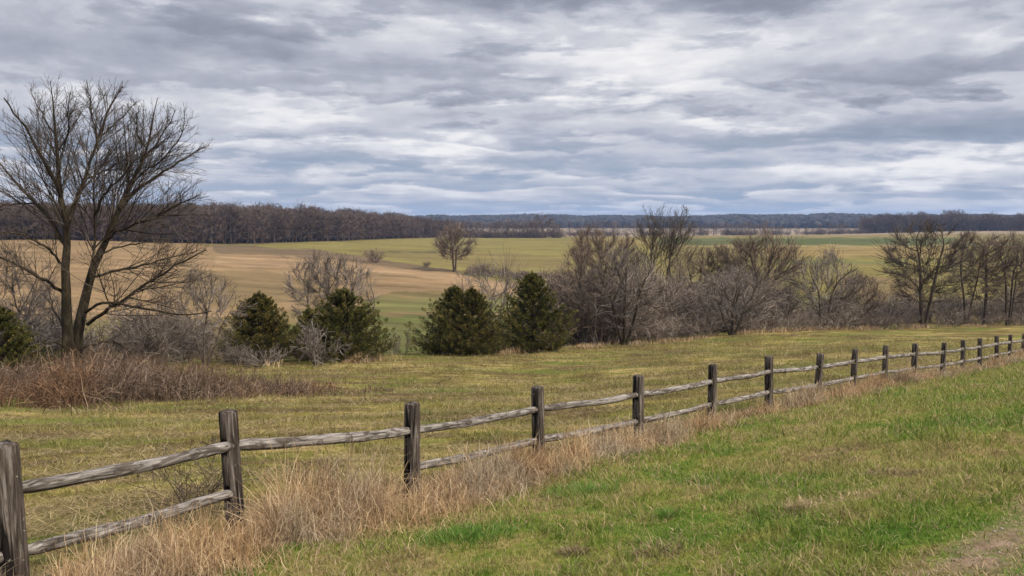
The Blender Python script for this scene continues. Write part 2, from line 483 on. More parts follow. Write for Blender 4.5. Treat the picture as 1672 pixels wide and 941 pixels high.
def build_ground():
    front = np.radians(np.arange(-46, 46.01, .13))
    back = np.radians(np.arange(50, 311, 6.0))
    az = np.concatenate([front, back])
    r = np.concatenate([np.exp(np.linspace(math.log(.5), math.log(80), 230)),
                        np.exp(np.linspace(math.log(80), math.log(720), 250))[1:],
                        np.exp(np.linspace(math.log(720), math.log(4200), 66))[1:]])
    A, R = np.meshgrid(az, r, indexing='ij')
    X = R * np.sin(A); Y = R * np.cos(A); Z = terrain(X, Y)
    na, nr = len(az), len(r)
    idx = np.arange(na * nr).reshape(na, nr); nx = np.roll(idx, -1, 0)
    q = np.stack([idx[:, :-1], nx[:, :-1], nx[:, 1:], idx[:, 1:]], -1).reshape(-1, 4)
    V = np.stack([X, Y, Z], -1).reshape(-1, 3)
    ctr = len(V)
    V = np.concatenate([V, [[0, 0, float(terrain(0., 0.))]]])
    t = np.stack([np.full(na, ctr), nx[:, 0], idx[:, 0]], -1)
    x, y, z = V.T
    px, py = proj(x, y, z)
    rng = np.random.RandomState(3)
    # ragged borders between crops
    wob = 1.3 * np.sin(x * .21 + 1.3 * np.sin(y * .13)) + .8 * np.sin(x * .67 + y * .4)
    pyw = py + wob * np.clip(60 / np.maximum(y, 60), .3, 1) * 3.2
    col = np.tile(np.array([.205, .185, .068]), (len(V), 1))
    def put(poly, c): col[poly_in(px, pyw, poly)] = c
    # lower far field, mottled green and straw
    put([(480, 434), (640, 440), (960, 480), (960, 600), (300, 600), (300, 520)], (.215, .175, .078))
    put([(560, 452), (700, 462), (900, 486), (900, 500), (600, 478)], (.18, .155, .062))
    put([(590, 486), (930, 490), (930, 508), (590, 512)], (.175, .185, .065))
    put([(590, 518), (930, 514), (930, 600), (420, 600), (420, 540)], (.15, .175, .055))
    # ploughed / straw hillside on the left
    put([(-900, 380), (0, 390), (250, 393), (345, 400), (430, 402), (520, 409), (600, 421), (700, 438), (830, 462), (930, 478), (930, 486),
         (760, 476), (640, 478), (590, 495), (400, 515), (-900, 560)], (.305, .222, .118))
    put([(345, 400), (430, 402), (520, 409), (600, 421), (700, 436), (760, 446), (700, 444), (600, 430), (480, 420), (350, 412)], (.17, .13, .078))
    put([(300, 440), (420, 441), (560, 470), (620, 480), (560, 492), (300, 500)], (.235, .18, .09))
    put([(350, 420), (480, 424), (600, 433), (700, 443), (800, 458), (930, 480), (930, 486), (820, 474), (700, 456), (560, 440), (350, 434)], (.39, .285, .16))
    # upper green field
    put([(395, 402), (430, 399), (560, 393), (720, 388), (930, 390), (950, 470), (840, 456), (760, 446), (700, 436), (600, 420), (520, 408)], (.24, .225, .068))
    put([(560, 408), (720, 408), (930, 420), (930, 440), (760, 436), (690, 430), (600, 415)], (.225, .195, .07))
    put([(590, 412), (720, 410), (735, 412), (600, 415)], (.13, .13, .05))
    # right hand far fields
    put([(930, 383), (2400, 376), (2400, 620), (930, 620)], (.265, .225, .075))
    put([(930, 402), (2400, 405), (2400, 500), (930, 500)], (.235, .215, .062))
    put([(1250, 404), (1560, 404), (1560, 420), (1250, 420)], (.31, .245, .09))
    put([(1270, 424), (1480, 426), (1480, 434), (1270, 432)], (.17, .19, .055))
    put([(1370, 452), (1500, 456), (1500, 490), (1370, 484)], (.215, .17, .075))
    put([(930, 460), (1200, 470), (1400, 490), (1400, 620), (930, 620)], (.17, .175, .055))
    put([(1130, 384), (2400, 380), (2400, 389), (1130, 388)], (.27, .235, .10))
    put([(1075, 389), (2400, 388), (2400, 401), (1075, 400)], (.095, .135, .042))
    put([(1100, 401), (2400, 401), (2400, 403.2), (1100, 403)], (.33, .28, .14))
    put([(1560, 376), (2400, 372), (2400, 402), (1560, 396)], (.235, .215, .078))
    r_ = np.hypot(x, y)
    col[r_ > 860] = (.36, .305, .215)
    col[r_ > 1750] = (.05, .047, .04)
    wl = np.interp(px, [-330, 0, 250, 400, 560, 720], [290, 305, 345, 392, 470, 640]); col[(px < 735) & (px > -900) & (y > wl - 2) & (y < 1500)] = (.085, .066, .052)
    wr = np.interp(px, [1408, 1560, 1672, 1980], [905, 880, 830, 790]); col[(px > 1408) & (y > wr - 3) & (y < 1500)] = (.085, .066, .052)
    side = fence_side(x, y)
    lawn = np.clip(side / .3 + .5, 0, 1)
    far = np.clip((y - edge_dist(x, y) - 3) / 6, 0, 1); far[r_ > 130] = 1
    # worn stony track at the near right
    tx = np.interp(y, [0, 3.9, 4.7, 6.0, 7.5, 12], [1.55, 2.38, 3.25, 4.6, 6.2, 10.2])
    wv = .22 * np.sin(y * 2.3) + .13 * np.sin(y * 5.1 + 1)
    dirt = np.clip(1.15 - np.abs(x - tx - wv) / .52, 0, 1) * (y > 0) * np.clip((10 - y) / 3, 0, 1)
    me = mesh_np('ground', V, t, q, col, True)
    zc = np.ones((len(V), 4), np.float32); zc[:, 0] = lawn; zc[:, 1] = far; zc[:, 2] = dirt
    at = me.attributes.new("zone", 'FLOAT_COLOR', 'POINT'); at.data.foreach_set("color", zc.ravel())
    tag(link('ground', me, M_ground), 'rolling farmland of grass, stubble and ploughed fields', 'ground', kind='structure')


build_ground()


def track(X, Y):
    tx = np.interp(Y, [0, 3.9, 4.7, 6.0, 7.5, 12], [1.55, 2.38, 3.25, 4.6, 6.2, 10.2])
    wv = .22 * np.sin(Y * 2.3) + .13 * np.sin(Y * 5.1 + 1)
    return np.clip(1.15 - np.abs(X - tx - wv) / .46, 0, 1) * np.clip((10 - Y) / 3, 0, 1)


def vnoise(X, Y, s, seed):
    """cheap smooth value noise"""
    r = np.random.RandomState(seed).rand(64, 64)
    u = X / s + 1000; v = Y / s + 1000
    i = np.floor(u).astype(int); j = np.floor(v).astype(int); fu = u - i; fv = v - j
    fu = fu*fu*(3-2*fu); fv = fv*fv*(3-2*fv)
    g = lambda a, b: r[a % 64, b % 64]
    return g(i, j)*(1-fu)*(1-fv) + g(i+1, j)*fu*(1-fv) + g(i, j+1)*(1-fu)*fv + g(i+1, j+1)*fu*fv


# ------------------------------------------------------------------ turf
def turf():
    rng = np.random.RandomState(21)
    N = 620000
    az = rng.uniform(rad(-42), rad(42), N); r = np.exp(rng.uniform(math.log(2.4), math.log(75), N))
    # turf just outside the frame, on both sides and at the photographer's feet
    n2 = 190000
    az2 = np.concatenate([rng.uniform(rad(42), rad(100), n2 // 2), rng.uniform(rad(-100), rad(-42), n2 // 4), rng.uniform(rad(-100), rad(100), n2 // 4)])
    r2 = np.exp(np.concatenate([rng.uniform(math.log(1.2), math.log(18), n2 // 4 * 3 - (n2 // 4 * 3 - n2 // 2 - n2 // 4)), rng.uniform(math.log(.6), math.log(2.4), n2 // 4)]))
    az = np.concatenate([az, az2[:len(r2)]]); r = np.concatenate([r, r2[:len(az2)]]); N = len(az)
    X = r * np.sin(az); Y = r * np.cos(az)
    side = fence_side(X, Y)
    L = side > .15 + .2 * (vnoise(X, Y, .7, 4) - .5)
    bare = track(X, Y)
    keep = rng.rand(N) > bare * .50 * np.clip(vnoise(X, Y, .5, 3) * 2.2 - .15, 0, 1)
    keep &= Y < edge_dist(X, Y) + 1
    # lawn: clumps of longer grass between shorter, thinner turf
    for lawn in (True, False):
        m = keep & (L if lawn else (side < .1))
        x, y, rr = X[m], Y[m], r[m]; n = len(x)
        z = terrain(x, y) - .005
        cl = vnoise(x, y, .55, 7) * .6 + vnoise(x, y, .21, 8) * .4
        lod = np.clip(rr / 6, 1, 9) ** .62
        rv = rng.rand(n)
        if lawn:
            ln = (.034 + .095 * np.clip(cl - .25, 0, 1) ** 1.2 * 1.6) * rng.uniform(.6, 1.35, n) * lod
            w = rng.uniform(.0035, .0075, n) * lod * 1.25
            dead = (rng.rand(n) < .13 + .46 * np.clip(vnoise(x, y, 1.3, 9) * .6 + vnoise(x, y, .4, 10) * .5 - .48, 0, 1) * 2.2) * 1.
            ln = ln * np.where((dead > 0) & (rng.rand(n) < .3), 1.7, 1.)
            dead = np.maximum(dead, (bare[m] > .15) * (rng.rand(n) < .85))
            c = np.stack([rv, dead, rv * 0], -1)
            acc = Acc()
            lean = np.abs(rng.normal(.62, .38, n)) + dead * .5; bend = rng.uniform(.1, 1.7, n)
            blades(acc, np.stack([x, y, z], -1), ln, w, rng.uniform(0, 6.28, n), lean, bend, 2, c, rng.uniform(0, 6.28, n))
            tag(link('lawn_grass', acc.mesh('lawn_grass'), M_lawn), 'short green lawn grass mixed with straw on the near side of the fence', 'grass', kind='stuff')
        else:
            tuft = np.clip(vnoise(x, y, .9, 17) * .5 + vnoise(x, y, .3, 18) * .5 - .42, 0, 1)
            ln = (.03 + .24 * tuft) * rng.uniform(.6, 1.4, n) * lod ** .85
            w = rng.uniform(.004, .008, n) * lod * 1.2
            c = np.stack([rv, rv * 0, rv * 0], -1)
            hay = vnoise(x * .45, y * 1.3, 1.0, 23) * .55 + vnoise(x * .8, y * 2.2, .6, 24) * .45
            lie = rng.rand(n) < np.clip((hay - .46) * 5, 0, .85)
            ln = np.where(lie, rng.uniform(.08, .2, n) * lod ** .7, ln); c[:, 1] = lie
            acc = Acc()
            blades(acc, np.stack([x, y, z + lie * rng.uniform(0, .04, n)], -1), ln, w, rng.uniform(0, 6.28, n), np.where(lie, rng.uniform(1.1, 1.5, n), np.abs(rng.normal(.75, .4, n))), rng.uniform(.1, 1.0, n), 2, c, rng.uniform(0, 6.28, n))
            tag(link('field_grass', acc.mesh('field_grass'), M_field), 'mown olive and straw coloured pasture grass beyond the fence', 'grass', kind='stuff')


turf()


def dry_strip():
    """tall bleached grass along the fence and at the feet of the trees"""
    rng = np.random.RandomState(31)
    acc = Acc()
    xs, ys, ls, ws = [], [], [], []
    # along the fence
    seglen = np.hypot(np.diff(FX), np.diff(FY))
    dens = []
    for i in range(len(FX) - 1):
        Ym = (FY[i] + FY[i+1]) / 2
        n = int(seglen[i] * 5600 / max(Ym / 5, 1) ** 1.05)
        t = rng.rand(n)
        cx = FX[i] + t * (FX[i+1] - FX[i]); cy = FY[i] + t * (FY[i+1] - FY[i])
        d = np.array([FX[i+1] - FX[i], FY[i+1] - FY[i]]) / seglen[i]; nx, ny = d[1], -d[0]
        off = rng.normal(.20, .34, n)
        if i == 2: off = rng.normal(.36, .44, n)
        if i in (1, 3): off = rng.normal(.27, .38, n)
        if i >= 5: off = rng.normal(.14, .27, n)
        x = cx + nx * off; y = cy + ny * off
        clump = vnoise(x, y, 1.1, 41) * .6 + vnoise(x, y, .3, 42) * .4
        hh = {0: .40, 1: .36, 2: .64, 3: .46, 4: .46, 5: .44}.get(i, .36)
        edge = np.exp(-((off - .2) / .62) ** 2)
        l = hh * (.45 + 1.0 * clump) * rng.uniform(.5, 1.45, n) * (.4 + .75 * edge) * np.where(off < .16, .55, 1.)
        near = np.minimum.reduce([np.hypot(x - fx, y - fy + .25) for fx, fy in zip(FX[max(i-1, 0):i+3], FY[max(i-1, 0):i+3])]); l = l * np.where(near < .42, .52, 1.)
        k = rng.rand(n) < (-.28 if i < 4 else -.6) + 2.4 * clump
        xs.append(x[k]); ys.append(y[k]); ls.append(l[k]); ws.append(np.clip(Ym / 9, 1, 4) * np.ones(k.sum()))
    x = np.concatenate(xs); y = np.concatenate(ys); l = np.concatenate(ls); lod = np.concatenate(ws); n = len(x)
    w = rng.uniform(.0035, .0075, n) * lod ** .8
    c = np.clip(rng.beta(2, 2, n) + .35 * (vnoise(x, y, .6, 43) - .5), 0, 1)
    c = np.stack([c, c, c], -1)
    root = np.stack([x, y, terrain(x, y) - .01], -1)
    blades(acc, root, l, w, rng.uniform(0, 6.28, n), np.abs(rng.normal(.3, .28, n)), rng.gamma(2.2, .62, n), 6, c, rng.uniform(0, 6.28, n), .42, rng)
    # fringe at the wooded edge
    n = 16000
    px = rng.uniform(430, 2000, n); Yb = np.interp(px, EDGE_X, EDGE_Y) + rng.normal(-.6, .8, n)
    x = (px - CX) / F * Yb
    cl = vnoise(x, Yb, 2.2, 45); k = (cl > .42) & ((px > 860) | (cl > .6)); x, Yb, cl = x[k], Yb[k], cl[k]; n = len(x)
    l = rng.uniform(.25, .8, n) * (cl + .1)
    c = np.clip(rng.beta(2, 1.6, n), 0, 1); c = np.stack([c, c, c], -1)
    blades(acc, np.stack([x, Yb, terrain(x, Yb) - .02], -1), l, rng.uniform(.02, .05, n), rng.uniform(0, 6.28, n), np.abs(rng.normal(.2, .2, n)), rng.uniform(.2, 1.4, n), 3, c, rng.uniform(0, 6.28, n))
    tag(link('dry_grass', acc.mesh('dry_grass'), M_dry), 'tall bleached tan grass tangled along the foot of the fence and the field edge', 'grass', kind='stuff')


dry_strip()


# ------------------------------------------------------------------ separate tufts, stalks and stones near the camera
def at_ground(px, py):
    """where the line of sight through this pixel meets the ground"""
    Ys = np.linspace(2.5, 140, 6000)
    p = P(px, py, Ys); zt = terrain(p[0], Ys)
    i = int(np.argmax(p[2] < zt))
    return float(p[0][i]), float(Ys[i]), float(zt[i])


def grass_tuft(px, py, rad_, L, n, mat, label, seed, dead=0., lean=.35, flat=1.):
    rng = np.random.RandomState(seed)
    x0, y0, z0 = at_ground(px, py)
    a = rng.uniform(0, 6.28, n); rr = rad_ * rng.rand(n) ** .7
    x = rr * np.cos(a) * flat; y = rr * np.sin(a)
    root = np.stack([x, y, terrain(x + x0, y + y0) - z0 - .01], -1)
    acc = Acc(); rv = rng.rand(n); c = np.stack([rv, (rng.rand(n) < dead) * 1., rv], -1)
    blades(acc, root, L * rng.uniform(.5, 1.2, n), rng.uniform(.004, .009, n), np.pi/2 - a + rng.normal(0, .7, n), np.abs(rng.normal(lean, .3, n)), rng.uniform(.4, 1.6, n), 4, c, rng.uniform(0, 6.28, n), .15, rng)
    o = link('grass_tuft', acc.mesh('grass_tuft'), mat, None, (x0, y0, z0))
    tag(o, label, 'grass tuft', 'grass tufts standing out of the lawn')


M_tuftg = attr_mat('lush_blades', [(0, (.045, .11, .016)), (.5, (.095, .185, .03)), (1, (.19, .27, .07))], .6, .3)
M_tuftt = attr_mat('straw_blades', [(0, (.20, .14, .07)), (.5, (.36, .27, .15)), (1, (.55, .45, .29))], .8, .2)
M_tuftd = attr_mat('dead_blades', [(0, (.07, .05, .03)), (.5, (.15, .105, .06)), (1, (.33, .25, .15))], .8, .1)
grass_tuft(950, 808, .42, .16, 620, M_tuftg, 'lush bluish green tuft of long grass below the fence', 1)
grass_tuft(762, 880, .45, .15, 560, M_tuftg, 'lush green tuft of long grass beside the dry grass in front', 2)
grass_tuft(1307, 838, .09, .15, 260, M_tuftt, 'small pale straw tuft alone in the middle of the lawn', 3)
grass_tuft(1385, 815, .22, .11, 300, M_tuftt, 'flattened pinkish straw patch of dead grass near the dark clump', 4, lean=1.1)
grass_tuft(1452, 776, .30, .12, 420, M_tuftd, 'dark brown clump of matted grass on the right lawn', 5, lean=.9)
grass_tuft(938, 905, .11, .10, 260, M_tuftd, 'small dark brown grass clump near the bottom of the lawn', 6, lean=.7)
grass_tuft(1075, 905, .16, .12, 330, M_tuftd, 'brown half dead grass clump at the lower middle of the lawn', 7, lean=.8)
grass_tuft(1090, 845, .10, .12, 220, M_tuftg, 'low dark green grass clump left of the pale straw tuft', 8)


def stalk(px, py, h, bendx, seed, label):
    rng = np.random.RandomState(seed)
    x0, y0, z0 = at_ground(px, py)
    s = np.linspace(0, 1, 12)
    pts = np.stack([bendx * s**2 + .02 * np.sin(s * 9 + seed) * s, .03 * np.sin(s * 7 + 2 * seed), h * s], -1)[None]
    acc = Acc(); rv = np.array([[.8, .8, .8]])
    tubes(acc, pts, (.0055 * (1 - .6 * s))[None], 5, rv)
    for k in range(5):
        t = rng.uniform(.35, .98); b = pts[0, int(t * 11)]; a = rng.uniform(0, 6.28); l = rng.uniform(.06, .16) * (1.3 - t)
        q = np.linspace(0, 1, 5)[:, None]
        tubes(acc, (b + q * np.array([math.cos(a) * l, math.sin(a) * l, l * .9]) + np.array([0, 0, -.25 * l]) * q**2)[None], (.003 * (1.1 - q[:, 0]))[None], 4, rv * rng.uniform(.7, 1.2))
    tag(link('weed_stalk', acc.mesh('weed_stalk'), M_dry, None, (x0, y0, z0)), label, 'weed stalk', 'dry weed stalks by the fence')


stalk(252, 930, .62, -.04, 1, 'tall thin pale weed stalk crossing the lower rail between the two nearest posts')
stalk(272, 935, .44, .10, 2, 'short pale weed stalk leaning right just beside the tallest stalk')
stalk(438, 890, .55, .06, 3, 'bent pale weed stalk in the dry grass right of the near post')
stalk(590, 870, .5, -.08, 4, 'pale weed stalk in the thick dry grass before the third post')


def pebbles():
    rng = np.random.RandomState(8)
    n = 260
    Y = rng.uniform(3.3, 8.5, n); tx = np.interp(Y, [0, 3.9, 4.7, 6.0, 7.5, 12], [1.55, 2.38, 3.25, 4.6, 6.2, 10.2])
    X = tx + .22 * np.sin(Y * 2.3) + rng.normal(0, .2, n)
    acc = Acc()
    th = np.arange(6) / 6 * 6.283
    s = rng.gamma(2, .0018, n) + .002
    ring = np.stack([np.cos(th), np.sin(th), 0*th], -1)[None] * s[:, None, None] * rng.uniform(.65, 1.2, (n, 6, 1))
    c0 = np.stack([X, Y, terrain(X, Y)], -1)[:, None]
    top = c0 + np.stack([0*s, 0*s, s * rng.uniform(.5, .9, n)], -1)[:, None]
    mid = c0 + ring * np.array([.75, .75, 0]) + np.stack([0*s, 0*s, s * .45], -1)[:, None]
    V = np.concatenate([c0 + ring - np.array([0, 0, .003]), mid, top], 1)
    b = np.arange(n)[:, None] * 13; k = np.arange(6)[None]; k2 = (k + 1) % 6
    q = np.stack([b + k, b + k2, b + 6 + k2, b + 6 + k], -1).reshape(-1, 4)
    t = np.stack([b + 6 + k, b + 6 + k2, b + 12 + 0*k], -1).reshape(-1, 3)
    rv = rng.rand(n, 1) * np.ones((1, 3))
    acc.add(V, t, q, np.repeat(rv, 13, axis=0))
    m = attr_mat('stone_chips', [(0, (.12, .10, .085)), (.6, (.26, .225, .195)), (1, (.45, .41, .37))])
    tag(link('gravel', acc.mesh('gravel'), m), 'small stone chips scattered on the worn bare track', 'gravel', kind='stuff')


pebbles()


# ------------------------------------------------------------------ fence
def post_mesh(rng):
    s, H, ch = .142 + rng.uniform(-.012, .012), 1.15, .02
    hw, holes = .040, [(.30 + .02, .47), (.755, .905)]
    zs = [-.5, 0, .15] + [holes[0][0], holes[0][1]] + [.6] + [holes[1][0], holes[1][1]] + [1.03, H - .012]
    zs = sorted(zs)
    h = s / 2
    # perimeter columns, counter clockwise, starting on the +x face
    per = [(h, -h + ch), (h, -hw), (h, hw), (h, h - ch), (h - ch * .35, h - ch * .35), (h - ch, h), (-h + ch, h), (-h + ch * .35, h - ch * .35),
           (-h, h - ch), (-h, hw), (-h, -hw), (-h, -h + ch), (-h + ch * .35, -h + ch * .35), (-h + ch, -h), (h - ch, -h), (h - ch * .35, -h + ch * .35)]
    n = len(per)
    V, Q, T = [], [], []
    jit = [rng.uniform(-.004, .004) for _ in per]
    tx, ty = rng.uniform(-.01, .01), rng.uniform(-.01, .01)
    for z in zs:
        k = 1 + .03 * (1 - z / H) + rng.uniform(-.012, .012)
        for (x, y), j in zip(per, jit):
            V.append((x * k + j + tx * z, y * k + j + ty * z, z))
    hr = [zs.index(holes[0][0]), zs.index(holes[1][0])]
    for r in range(len(zs) - 1):
        for c in range(n):
            if r in hr and c in (1, 9): continue
            c2 = (c + 1) % n
            Q.append((r*n + c, r*n + c2, (r+1)*n + c2, (r+1)*n + c))
    for r in hr:   # the mortise goes right through
        a, b, c, d = r*n + 1, r*n + 2, (r+1)*n + 2, (r+1)*n + 1
        e, f, g, i = r*n + 10, r*n + 9, (r+1)*n + 9, (r+1)*n + 10
        Q += [(a, b, f, e), (b, c, g, f), (c, d, i, g), (d, a, e, i)]
    # rounded, worn top
    base = (len(zs) - 1) * n
    b1 = len(V)
    for c in range(n):
        x, y, z = V[base + c]; V.append((x * .86, y * .86, H + rng.uniform(.004, .012)))
    ctr = len(V); V.append((tx, ty, H + .012))
    for c in range(n):
        c2 = (c + 1) % n
        Q.append((base + c, base + c2, b1 + c2, b1 + c)); T.append((b1 + c, b1 + c2, ctr))
    return mesh_np('post', np.array(V), T, Q)


def rail_mesh(Lr, rng, r0):
    n, k = 30, 12
    s = np.linspace(0, 1, n); th = np.arange(k) / k * 2 * np.pi
    x = (s - .5) * Lr
    sag = -.022 * np.sin(s * np.pi) + .008 * np.sin(s * 9 + rng.uniform(0, 6)) * np.sin(s * np.pi)
    yo = .016 * np.sin(s * 7 + rng.uniform(0, 6)) * np.sin(s * np.pi)
    taper = np.clip(np.minimum(s, 1 - s) * Lr / .14, 0, 1)
    r = r0 * (.62 + .38 * taper) * (1 + .06 * np.sin(s * 13 + rng.uniform(0, 6)) + .04 * np.sin(s * 29 + rng.uniform(0, 6)))
    p1, p2 = rng.uniform(0, 6), rng.uniform(0, 6)
    lob = 1 + .07 * np.cos(2 * th[None] + p1) + .05 * np.cos(3 * th[None] + p2 + 3 * s[:, None])
    V = np.stack([np.broadcast_to(x[:, None], (n, k)), yo[:, None] + r[:, None] * lob * np.cos(th), sag[:, None] + r[:, None] * lob * np.sin(th)], -1).reshape(-1, 3)
    i = np.arange(n - 1)[:, None] * k; j = np.arange(k)[None]; j2 = (j + 1) % k
    q = np.stack([i + j, i + j2, i + k + j2, i + k + j], -1).reshape(-1, 4)
    V = np.concatenate([V, [[x[0] - .004, yo[0], sag[0]], [x[-1] + .004, yo[-1], sag[-1]]]])
    e0, e1 = n * k, n * k + 1
    jj = np.arange(k); t = np.concatenate([np.stack([0*jj + e0, (jj + 1) % k, jj], -1), np.stack([0*jj + e1, (n-1)*k + jj, (n-1)*k + (jj+1) % k], -1)])
    return mesh_np('rail', V, t, q, None, True)


def fence():
    root = empty('split_rail_fence', POSTS[1])
    base = np.array(POSTS[1])
    tag(root, 'weathered split rail fence of square posts and two grey rails', 'fence')
    dirs = []
    for i in range(len(POSTS)):
        a = POSTS[max(i - 1, 0)]; b = POSTS[min(i + 1, len(POSTS) - 1)]
        dirs.append(math.atan2(b[1] - a[1], b[0] - a[0]))
    for i, p in enumerate(POSTS):
        o = link('post', post_mesh(rnd), M_post, root)
        o.location = np.array(p) - base
        o.rotation_euler = (rnd.uniform(-.045, .045), rnd.uniform(-.045, .045), dirs[i] + rnd.uniform(-.09, .09))
        if i == 1: o["label"] = 'darkest and nearest post with a split foot'
        if i == 3: o["label"] = 'post with an empty lower mortise hole'
    for i in range(len(POSTS) - 1):
        for lv, hz in ((0, .835), (1, .39)):
            if lv == 1 and i == 2: continue          # the lower rail of this bay is missing
            a = np.array(POSTS[i]) + (0, 0, hz); b = np.array(POSTS[i+1]) + (0, 0, hz)
            if i == 0 and lv == 0: pass
            d = b - a; L = np.linalg.norm(d)
            o = link('rail', rail_mesh(L - .012, rnd, .052 if lv == 0 else .049), M_rail, root)
            o.location = (a + b) / 2 - base
            o.rotation_euler = Vector(d).to_track_quat('X', 'Z').to_euler()


fence()


# ------------------------------------------------------------------ bare trees
def grow(rng, PP, RR, K, f0, f1, ratio, ang, up, nseg, wig, rmin, rfac=.6, lmin=.05, lmax=9, fpow=1.):
    """K new shoots on the given shoots (PP (M,n,3), RR (M,n))"""
    M, n, _ = PP.shape
    seg = np.linalg.norm(np.diff(PP, axis=1), axis=2); Ls = seg.sum(1)
    idx = rng.choice(M, K, p=Ls / Ls.sum())
    f = f0 + (f1 - f0) * rng.rand(K) ** fpow
    u = f * (n - 1); i = np.clip(u.astype(int), 0, n - 2); t = (u - i)[:, None]
    a, b = PP[idx, i], PP[idx, i+1]
    pos = a + (b - a) * t; tan = nrm(b - a)
    r = RR[idx, i] * (1 - t[:, 0]) + RR[idx, i+1] * t[:, 0]
    perp = nrm(np.cross(tan, rng.normal(size=(K, 3))))
    th = np.clip(rng.normal(ang, .2, K), .15, 1.7)[:, None]
    d = nrm(tan * np.cos(th) + perp * np.sin(th))
    L = np.clip(Ls[idx] * ratio * (1.15 - .7 * f) * rng.uniform(.55, 1.3, K), lmin, lmax)
    r0 = np.maximum(np.minimum(r * rfac, L * .013 + rmin * .55), rmin)
    pts = [pos]
    for s in range(nseg):
        d = nrm(d + np.array([0, 0, up]) + rng.normal(0, wig, (K, 3)))
        pts.append(pts[-1] + d * (L / nseg)[:, None])
    pts = np.stack(pts, 1)
    R = r0[:, None] * np.linspace(1, .35, nseg + 1)[None]
    return pts, np.maximum(R, rmin * .8)


def resample(pts, n):
    pts = np.asarray(pts, float)
    d = np.r_[0, np.cumsum(np.linalg.norm(np.diff(pts, axis=0), axis=1))]; d /= d[-1]
    return np.stack([np.interp(np.linspace(0, 1, n), d, pts[:, k]) for k in range(3)], 1)


def rv3(rng, n, lo=0, hi=1):
    v = rng.uniform(lo, hi, n); return np.stack([v, v, v], -1)


def fan(rng, PP, RR, K, f0, ratio, ang, up, nseg, wig, rmin, kr=.0095, lmin=.1, f1=.96):
    """shoots that reach about as far as the part of the branch beyond them, so the crown keeps a full outline"""
    M, n, _ = PP.shape
    Ls = np.linalg.norm(np.diff(PP, axis=1), axis=2).sum(1)
    idx = rng.choice(M, K, p=Ls / Ls.sum()); f = f0 + (f1 - f0) * rng.rand(K); u = f * (n - 1)
    i = np.clip(u.astype(int), 0, n - 2); t = (u - i)[:, None]
    a, b = PP[idx, i], PP[idx, i+1]; pos = a + (b - a) * t; tan = nrm(b - a)
    r = RR[idx, i] * (1 - t[:, 0]) + RR[idx, i+1] * t[:, 0]
    perp = nrm(np.cross(tan, rng.normal(size=(K, 3))))
    th = np.clip(rng.normal(ang, .14, K), .2, 1.2)[:, None]
    d = nrm(tan * np.cos(th) + perp * np.sin(th))
    L = np.maximum(Ls[idx] * ratio * (1.1 - f) * rng.uniform(.6, 1.15, K), lmin * rng.uniform(.7, 1.3, K))
    r0 = np.maximum(np.minimum(r * .6, L * kr + rmin * .6), rmin)
    bendv = rng.normal(0, wig * .6, (K, 3)); pts = [pos]
    for s in range(nseg):
        d = nrm(d + np.array([0, 0, up]) + bendv + rng.normal(0, wig, (K, 3)))
        pts.append(pts[-1] + d * (L / nseg)[:, None])
    return np.stack(pts, 1), np.maximum(r0[:, None] * np.linspace(1, .3, nseg + 1)[None], rmin * .8)


def colonize(rng, lines, attr, D, di, dk, maxit=70, keep=.55, up=.06, jit=.10):
    """lets branches grow from the given skeleton lines towards free light (attr), so that the crown fills evenly.
    Returns positions, parents"""
    pos, par, dr = [], [], []
    for pts, root in lines:
        for i, p in enumerate(pts):
            par.append((root if i == 0 else len(pos) - 1)); pos.append(p)
            dr.append(nrm(np.array(pts[min(i + 1, len(pts) - 1)]) - np.array(pts[max(i - 1, 0)])))
    pos = np.array(pos, float); par = np.array(par); dr = np.array(dr, float)
    nd = np.full(len(attr), 1e9); ni = np.zeros(len(attr), int)
    def upd(lo):
        nonlocal nd, ni
        for a in range(lo, len(pos), 300):
            b = pos[a:a+300]
            d = np.linalg.norm(attr[:, None] - b[None], axis=2)
            k = d.argmin(1); dm = d[np.arange(len(attr)), k]
            m = dm < nd; nd[m] = dm[m]; ni[m] = k[m] + a
    upd(0)
    kids = np.zeros(len(pos), int)
    for it in range(maxit):
        live = nd >= dk
        attr, nd, ni = attr[live], nd[live], ni[live]
        use = nd < di
        if not use.any(): break
        acc = np.zeros((len(pos), 3)); np.add.at(acc, ni[use], nrm(attr[use] - pos[ni[use]]))
        src = np.unique(ni[use]); src = src[kids[src] < 3]
        if not len(src): break
        d = nrm(nrm(acc[src]) + keep * dr[src] + np.array([0, 0, up]) + rng.normal(0, jit, (len(src), 3)))
        lo = len(pos)
        pos = np.concatenate([pos, pos[src] + d * D]); par = np.concatenate([par, src]); dr = np.concatenate([dr, d])
        kids[src] += 1; kids = np.concatenate([kids, np.zeros(len(src), int)])
        upd(lo)
    return pos, par


